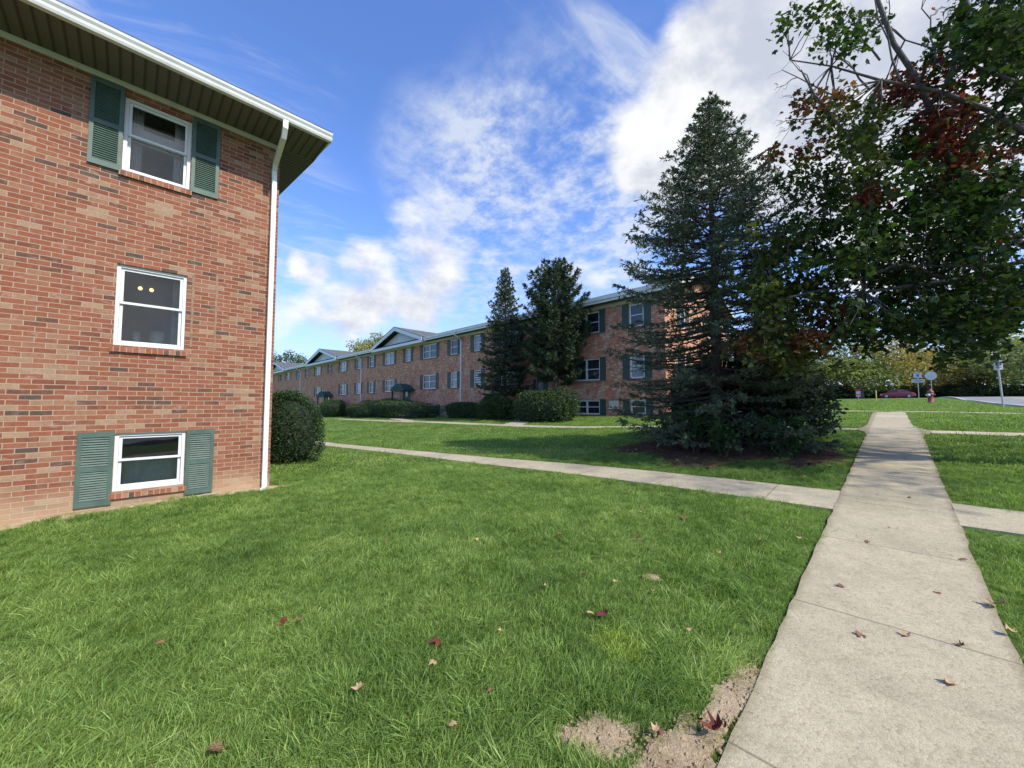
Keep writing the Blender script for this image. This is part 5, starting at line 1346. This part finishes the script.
for k in range(46):
    a = r.uniform(0, 6.28); q = r.uniform(.5, 1.08); x = -2.9 + 2.7 * q * math.cos(a); y = 9.7 + 1.8 * q * math.sin(a)
    if y > 10.2 or -.60 < x: continue
    fallen(x, y, r.uniform(.06, .10), ('dead_red', 'dead_brown', 'dead_tan')[int(r.integers(0, 3))], 'dry leaf lying on the mulch under the spruce', 'leaves on the mulch bed', .05)

# ------------------------------------------------------------------ grass
def grass_mat():
    m, nt, N, L, P = newmat('grass blades')
    a = N.new('ShaderNodeAttribute'); a.attribute_name = 'tint'; a.attribute_type = 'INSTANCER'
    c = N.new('ShaderNodeAttribute'); c.attribute_name = 'Col'
    col = ramp(N, L, a.outputs['Fac'], [(0, (.125, .210, .050)), (.35, (.202, .312, .070)), (.65, (.285, .395, .103)), (.85, (.365, .46, .15)), (1, (.31, .42, .05))])
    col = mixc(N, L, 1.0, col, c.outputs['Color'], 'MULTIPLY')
    L.new(col, P.inputs['Base Color']); P.inputs['Roughness'].default_value = .5; P.inputs['Specular IOR Level'].default_value = .35
    t = N.new('ShaderNodeBsdfTranslucent'); L.new(mixc(N, L, 1.0, col, (1.2, 1.3, .6), 'MULTIPLY'), t.inputs[0])
    mx = N.new('ShaderNodeMixShader'); mx.inputs[0].default_value = .42; L.new(P.outputs[0], mx.inputs[1]); L.new(t.outputs[0], mx.inputs[2]); L.new(mx.outputs[0], N['Material Output'].inputs[0])
    return m
M['grass'] = grass_mat()
def tuft_mesh(seed, blades, hgt, wid, spread, lay):
    r = np.random.default_rng(seed); V = []; Fc = []; C = []
    for k in range(blades):
        b = np.array([r.normal(0, spread), r.normal(0, spread), -.01]); az = r.uniform(0, 6.28); h = hgt * r.choice([r.uniform(.4, 1.0), r.uniform(.8, 1.25)]); out = h * r.uniform(.15, .9) ; w = wid * r.uniform(.6, 1.2)
        dv = np.array([math.cos(az), math.sin(az), 0]) * out + np.array([lay * h, 0, 0]); sd = np.array([-math.sin(az + .6), math.cos(az + .6), 0]) * w * .5; i = len(V)
        for f, ww in ((0, 1.0), (.45, .95), (.8, .6)):
            p = b + dv * f ** 1.8 + np.array([0, 0, h * (f - .22 * f * f)]); V += [p - sd * ww, p + sd * ww]
        V.append(b + dv * 1.08 + np.array([0, 0, h * .74])); Fc += [(i, i + 1, i + 3, i + 2), (i + 2, i + 3, i + 5, i + 4), (i + 4, i + 5, i + 6, i + 6)]
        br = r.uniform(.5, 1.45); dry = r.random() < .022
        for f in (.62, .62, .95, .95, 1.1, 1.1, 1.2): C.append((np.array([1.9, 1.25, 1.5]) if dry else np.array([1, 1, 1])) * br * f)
    me = bpy.data.meshes.new('grass_tuft'); me.from_pydata([tuple(v) for v in V], [], [tuple(dict.fromkeys(f)) for f in Fc])
    a = me.color_attributes.new('Col', 'FLOAT_COLOR', 'POINT'); c4 = np.ones((len(V), 4), np.float32); c4[:, :3] = np.array(C); a.data.foreach_set('color', c4.ravel())
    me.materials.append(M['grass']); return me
def vnoise(x, y, s, seed):
    q = np.random.default_rng(seed); o = np.zeros_like(x)
    for k in range(9):
        a = q.uniform(0, 6.28); f = s * q.uniform(.5, 2.2); o += np.sin(x * math.cos(a) * f + y * math.sin(a) * f + q.uniform(0, 6.28)) / 3
    return o
def inside(poly, x, y):
    n = len(poly); c = np.zeros(len(x), bool); j = n - 1
    for i in range(n):
        xi, yi = poly[i]; xj, yj = poly[j]; t = ((yi > y) != (yj > y)) & (x < (xj - xi) * (y - yi) / (yj - yi + 1e-12) + xi); c ^= t; j = i
    return c
def build_grass():
    r = np.random.default_rng(3); tc = bpy.data.collections.new('grass_tufts')
    for k in range(7):
        o = bpy.data.objects.new('grass_tuft', tuft_mesh(100 + k, 22, (.075, .085, .07, .09, .08, .065, .10)[k], .0042, .026, (.0, .3, .5, .2, .7, .1, .9)[k])); tc.objects.link(o)
    for k in range(3):
        o = bpy.data.objects.new('grass_tuft', tuft_mesh(200 + k, 26, .075, .011, .075, (.2, .4, .1)[k])); tc.objects.link(o)
    names = sorted(o.name for o in tc.objects)
    X = []; Y = []; K = []
    for d0, d1, den, kind in ((.5, 3.2, 1500, 0), (3.2, 6, 900, 0), (6, 10, 420, 0), (10, 17, 130, 1), (17, 30, 62, 1), (30, 60, 15, 1)):
        half = R(62); A = half * (d1 * d1 - d0 * d0); n = int(A * den); d = np.sqrt(r.uniform(d0 * d0, d1 * d1, n)); a = r.uniform(-half, half, n)
        X.append(d * (_Fh[0] * np.cos(a) + _Rt[0] * np.sin(a))); Y.append(d * (_Fh[1] * np.cos(a) + _Rt[1] * np.sin(a))); K.append(np.full(n, kind))
    X = np.concatenate(X); Y = np.concatenate(Y); K = np.concatenate(K); keep = np.ones(len(X), bool)
    walkedge = .035 * vnoise(X, Y, 5.0, 1) * .7
    keep &= ~((X > -.586 + walkedge) & (X < .421 - walkedge) & (Y < 15.2))
    keep &= ~((X > -.82) & (X < .62) & (Y > 14) & (Y < 15.3)); keep &= ~((X > -.71) & (X < .33) & (Y >= 15) & (Y < 21.75))
    yc = np.interp(X, [-60, -32, -19.3, -12, -7, -2.4, .0, 4.2], [6.95, 6.82, 6.72, 6.62, 6.52, 6.52, 6.55, 6.58]); keep &= ~((np.abs(Y - yc) < .475) & (X < 4.25))
    y3 = np.interp(X, [-45, -28, -22.5, -14, -5.7, -.8, .6, 4.2], [16.8, 16, 15.62, 15.25, 14.82, 14.78, 14.68, 14.75]); keep &= ~((np.abs(Y - y3) < .38) & (X < 4.25) & (X > -45))
    y4 = np.interp(X, [-14, -.4, 4.2], [23.8, 22.65, 22.45]); keep &= ~((np.abs(Y - y4) < .45) & (X < 4.25) & (X > -14.2))
    for q in ([(-17.8, 19.6), (-15.6, 17.2), (-14.8, 15.65), (-16.4, 15.7), (-16.9, 17.0), (-18.9, 19.5)], [(-36.6, 20), (-33, 18.3), (-27, 16.35), (-29.5, 16.5), (-34.2, 17.7), (-37.6, 19.8)]): keep &= ~inside(q, X, Y)
    keep &= ~((X < -8.27) & (Y < 1.95)); keep &= ~(Y > 20.45) | (X > -8.7); keep &= X < 4.36; keep &= ~((X < -8.7) & (Y > 20.4)); keep &= Y < 86
    for k, q in enumerate(BARE):
        dx, dy = X - q[0], Y - q[1]; ca, sa = math.cos(q[4]), math.sin(q[4])
        rr = np.hypot((dx * ca + dy * sa) / q[2], (-dx * sa + dy * ca) / q[3]) + .16 * vnoise(X, Y, 9.0, 40 + k)
        keep &= r.random(len(X)) < _smooth((rr - (.82 if k < 2 else .55)) / (.3 if k < 2 else .75))
    X, Y, K = X[keep], Y[keep], K[keep]; n = len(X); Z = gh(X, Y); D = np.hypot(X, Y)
    patch_ = vnoise(X, Y, 1.1, 5); fine = vnoise(X, Y, 4.5, 6); lay = vnoise(X, Y, 1.6, 7)
    tint = np.clip(.44 + .08 * patch_ + .14 * fine + r.normal(0, .16, n), 0, .86)
    wx, wy = ground_at(622, 648); tint = np.where(np.hypot((X - wx) / .15, (Y - wy) / .12) < 1 + .3 * r.random(n), r.uniform(.9, 1.0, n), tint)
    wx, wy = ground_at(718, 668); tint = np.where(np.hypot((X - wx) / .10, (Y - wy) / .25) < 1, np.maximum(tint, r.uniform(.6, .95, n)), tint)
    idx = np.where(K == 0, r.integers(0, 7, n), r.integers(7, 10, n))
    s = (.85 + .22 * vnoise(X, Y, 2.6, 8) * .6 + .12 * vnoise(X, Y, 9.0, 18) + r.normal(0, .14, n)).clip(.45, 1.6); far = np.clip((D - 12) / 30, 0, 1)
    # trodden, shorter along the walk
    near = np.minimum(np.abs(X + .6), np.abs(X - .43)); s = s * np.where(near < .25, .62 + .38 * near / .25, 1)
    sc = np.stack([s * (1 + .8 * far), s * (1 + .8 * far), s * (1 - .05 * far)], 1)
    rot = np.stack([r.normal(0, .16, n), r.normal(0, .16, n), lay * .8 + r.normal(0, 1.6, n)], 1)
    me = bpy.data.meshes.new('grass'); me.vertices.add(n); me.vertices.foreach_set('co', np.stack([X, Y, Z], 1).astype(np.float32).ravel())
    for nm, ty, arr in (('rot', 'FLOAT_VECTOR', rot), ('scl', 'FLOAT_VECTOR', sc)): a = me.attributes.new(nm, ty, 'POINT'); a.data.foreach_set('vector', arr.astype(np.float32).ravel())
    a = me.attributes.new('tint', 'FLOAT', 'POINT'); a.data.foreach_set('value', tint.astype(np.float32)); a = me.attributes.new('pick', 'INT', 'POINT'); a.data.foreach_set('value', idx.astype(np.int32))
    me.update(); me.materials.append(M['grass']); o = link('grass', me); tag(o, 'lush uneven lawn grass between the walks and the brick blocks', 'grass', kind='stuff')
    ng = bpy.data.node_groups.new('grass_scatter', 'GeometryNodeTree'); ng.interface.new_socket('Geometry', in_out='INPUT', socket_type='NodeSocketGeometry'); ng.interface.new_socket('Geometry', in_out='OUTPUT', socket_type='NodeSocketGeometry')
    N = ng.nodes; L = ng.links; gi = N.new('NodeGroupInput'); go = N.new('NodeGroupOutput'); ip = N.new('GeometryNodeInstanceOnPoints'); ci = N.new('GeometryNodeCollectionInfo')
    ci.inputs['Collection'].default_value = tc; ci.inputs['Separate Children'].default_value = True; ci.inputs['Reset Children'].default_value = True
    def attr(nm, ty):
        q = N.new('GeometryNodeInputNamedAttribute'); q.data_type = ty; q.inputs['Name'].default_value = nm; return q.outputs['Attribute']
    e2r = N.new('FunctionNodeEulerToRotation'); L.new(attr('rot', 'FLOAT_VECTOR'), e2r.inputs[0])
    L.new(gi.outputs[0], ip.inputs['Points']); L.new(ci.outputs[0], ip.inputs['Instance']); ip.inputs['Pick Instance'].default_value = True
    L.new(attr('pick', 'INT'), ip.inputs['Instance Index']); L.new(e2r.outputs[0], ip.inputs['Rotation']); L.new(attr('scl', 'FLOAT_VECTOR'), ip.inputs['Scale']); L.new(ip.outputs[0], go.inputs[0])
    md = o.modifiers.new('scatter', 'NODES'); md.node_group = ng
    print('grass tufts', n)
build_grass()
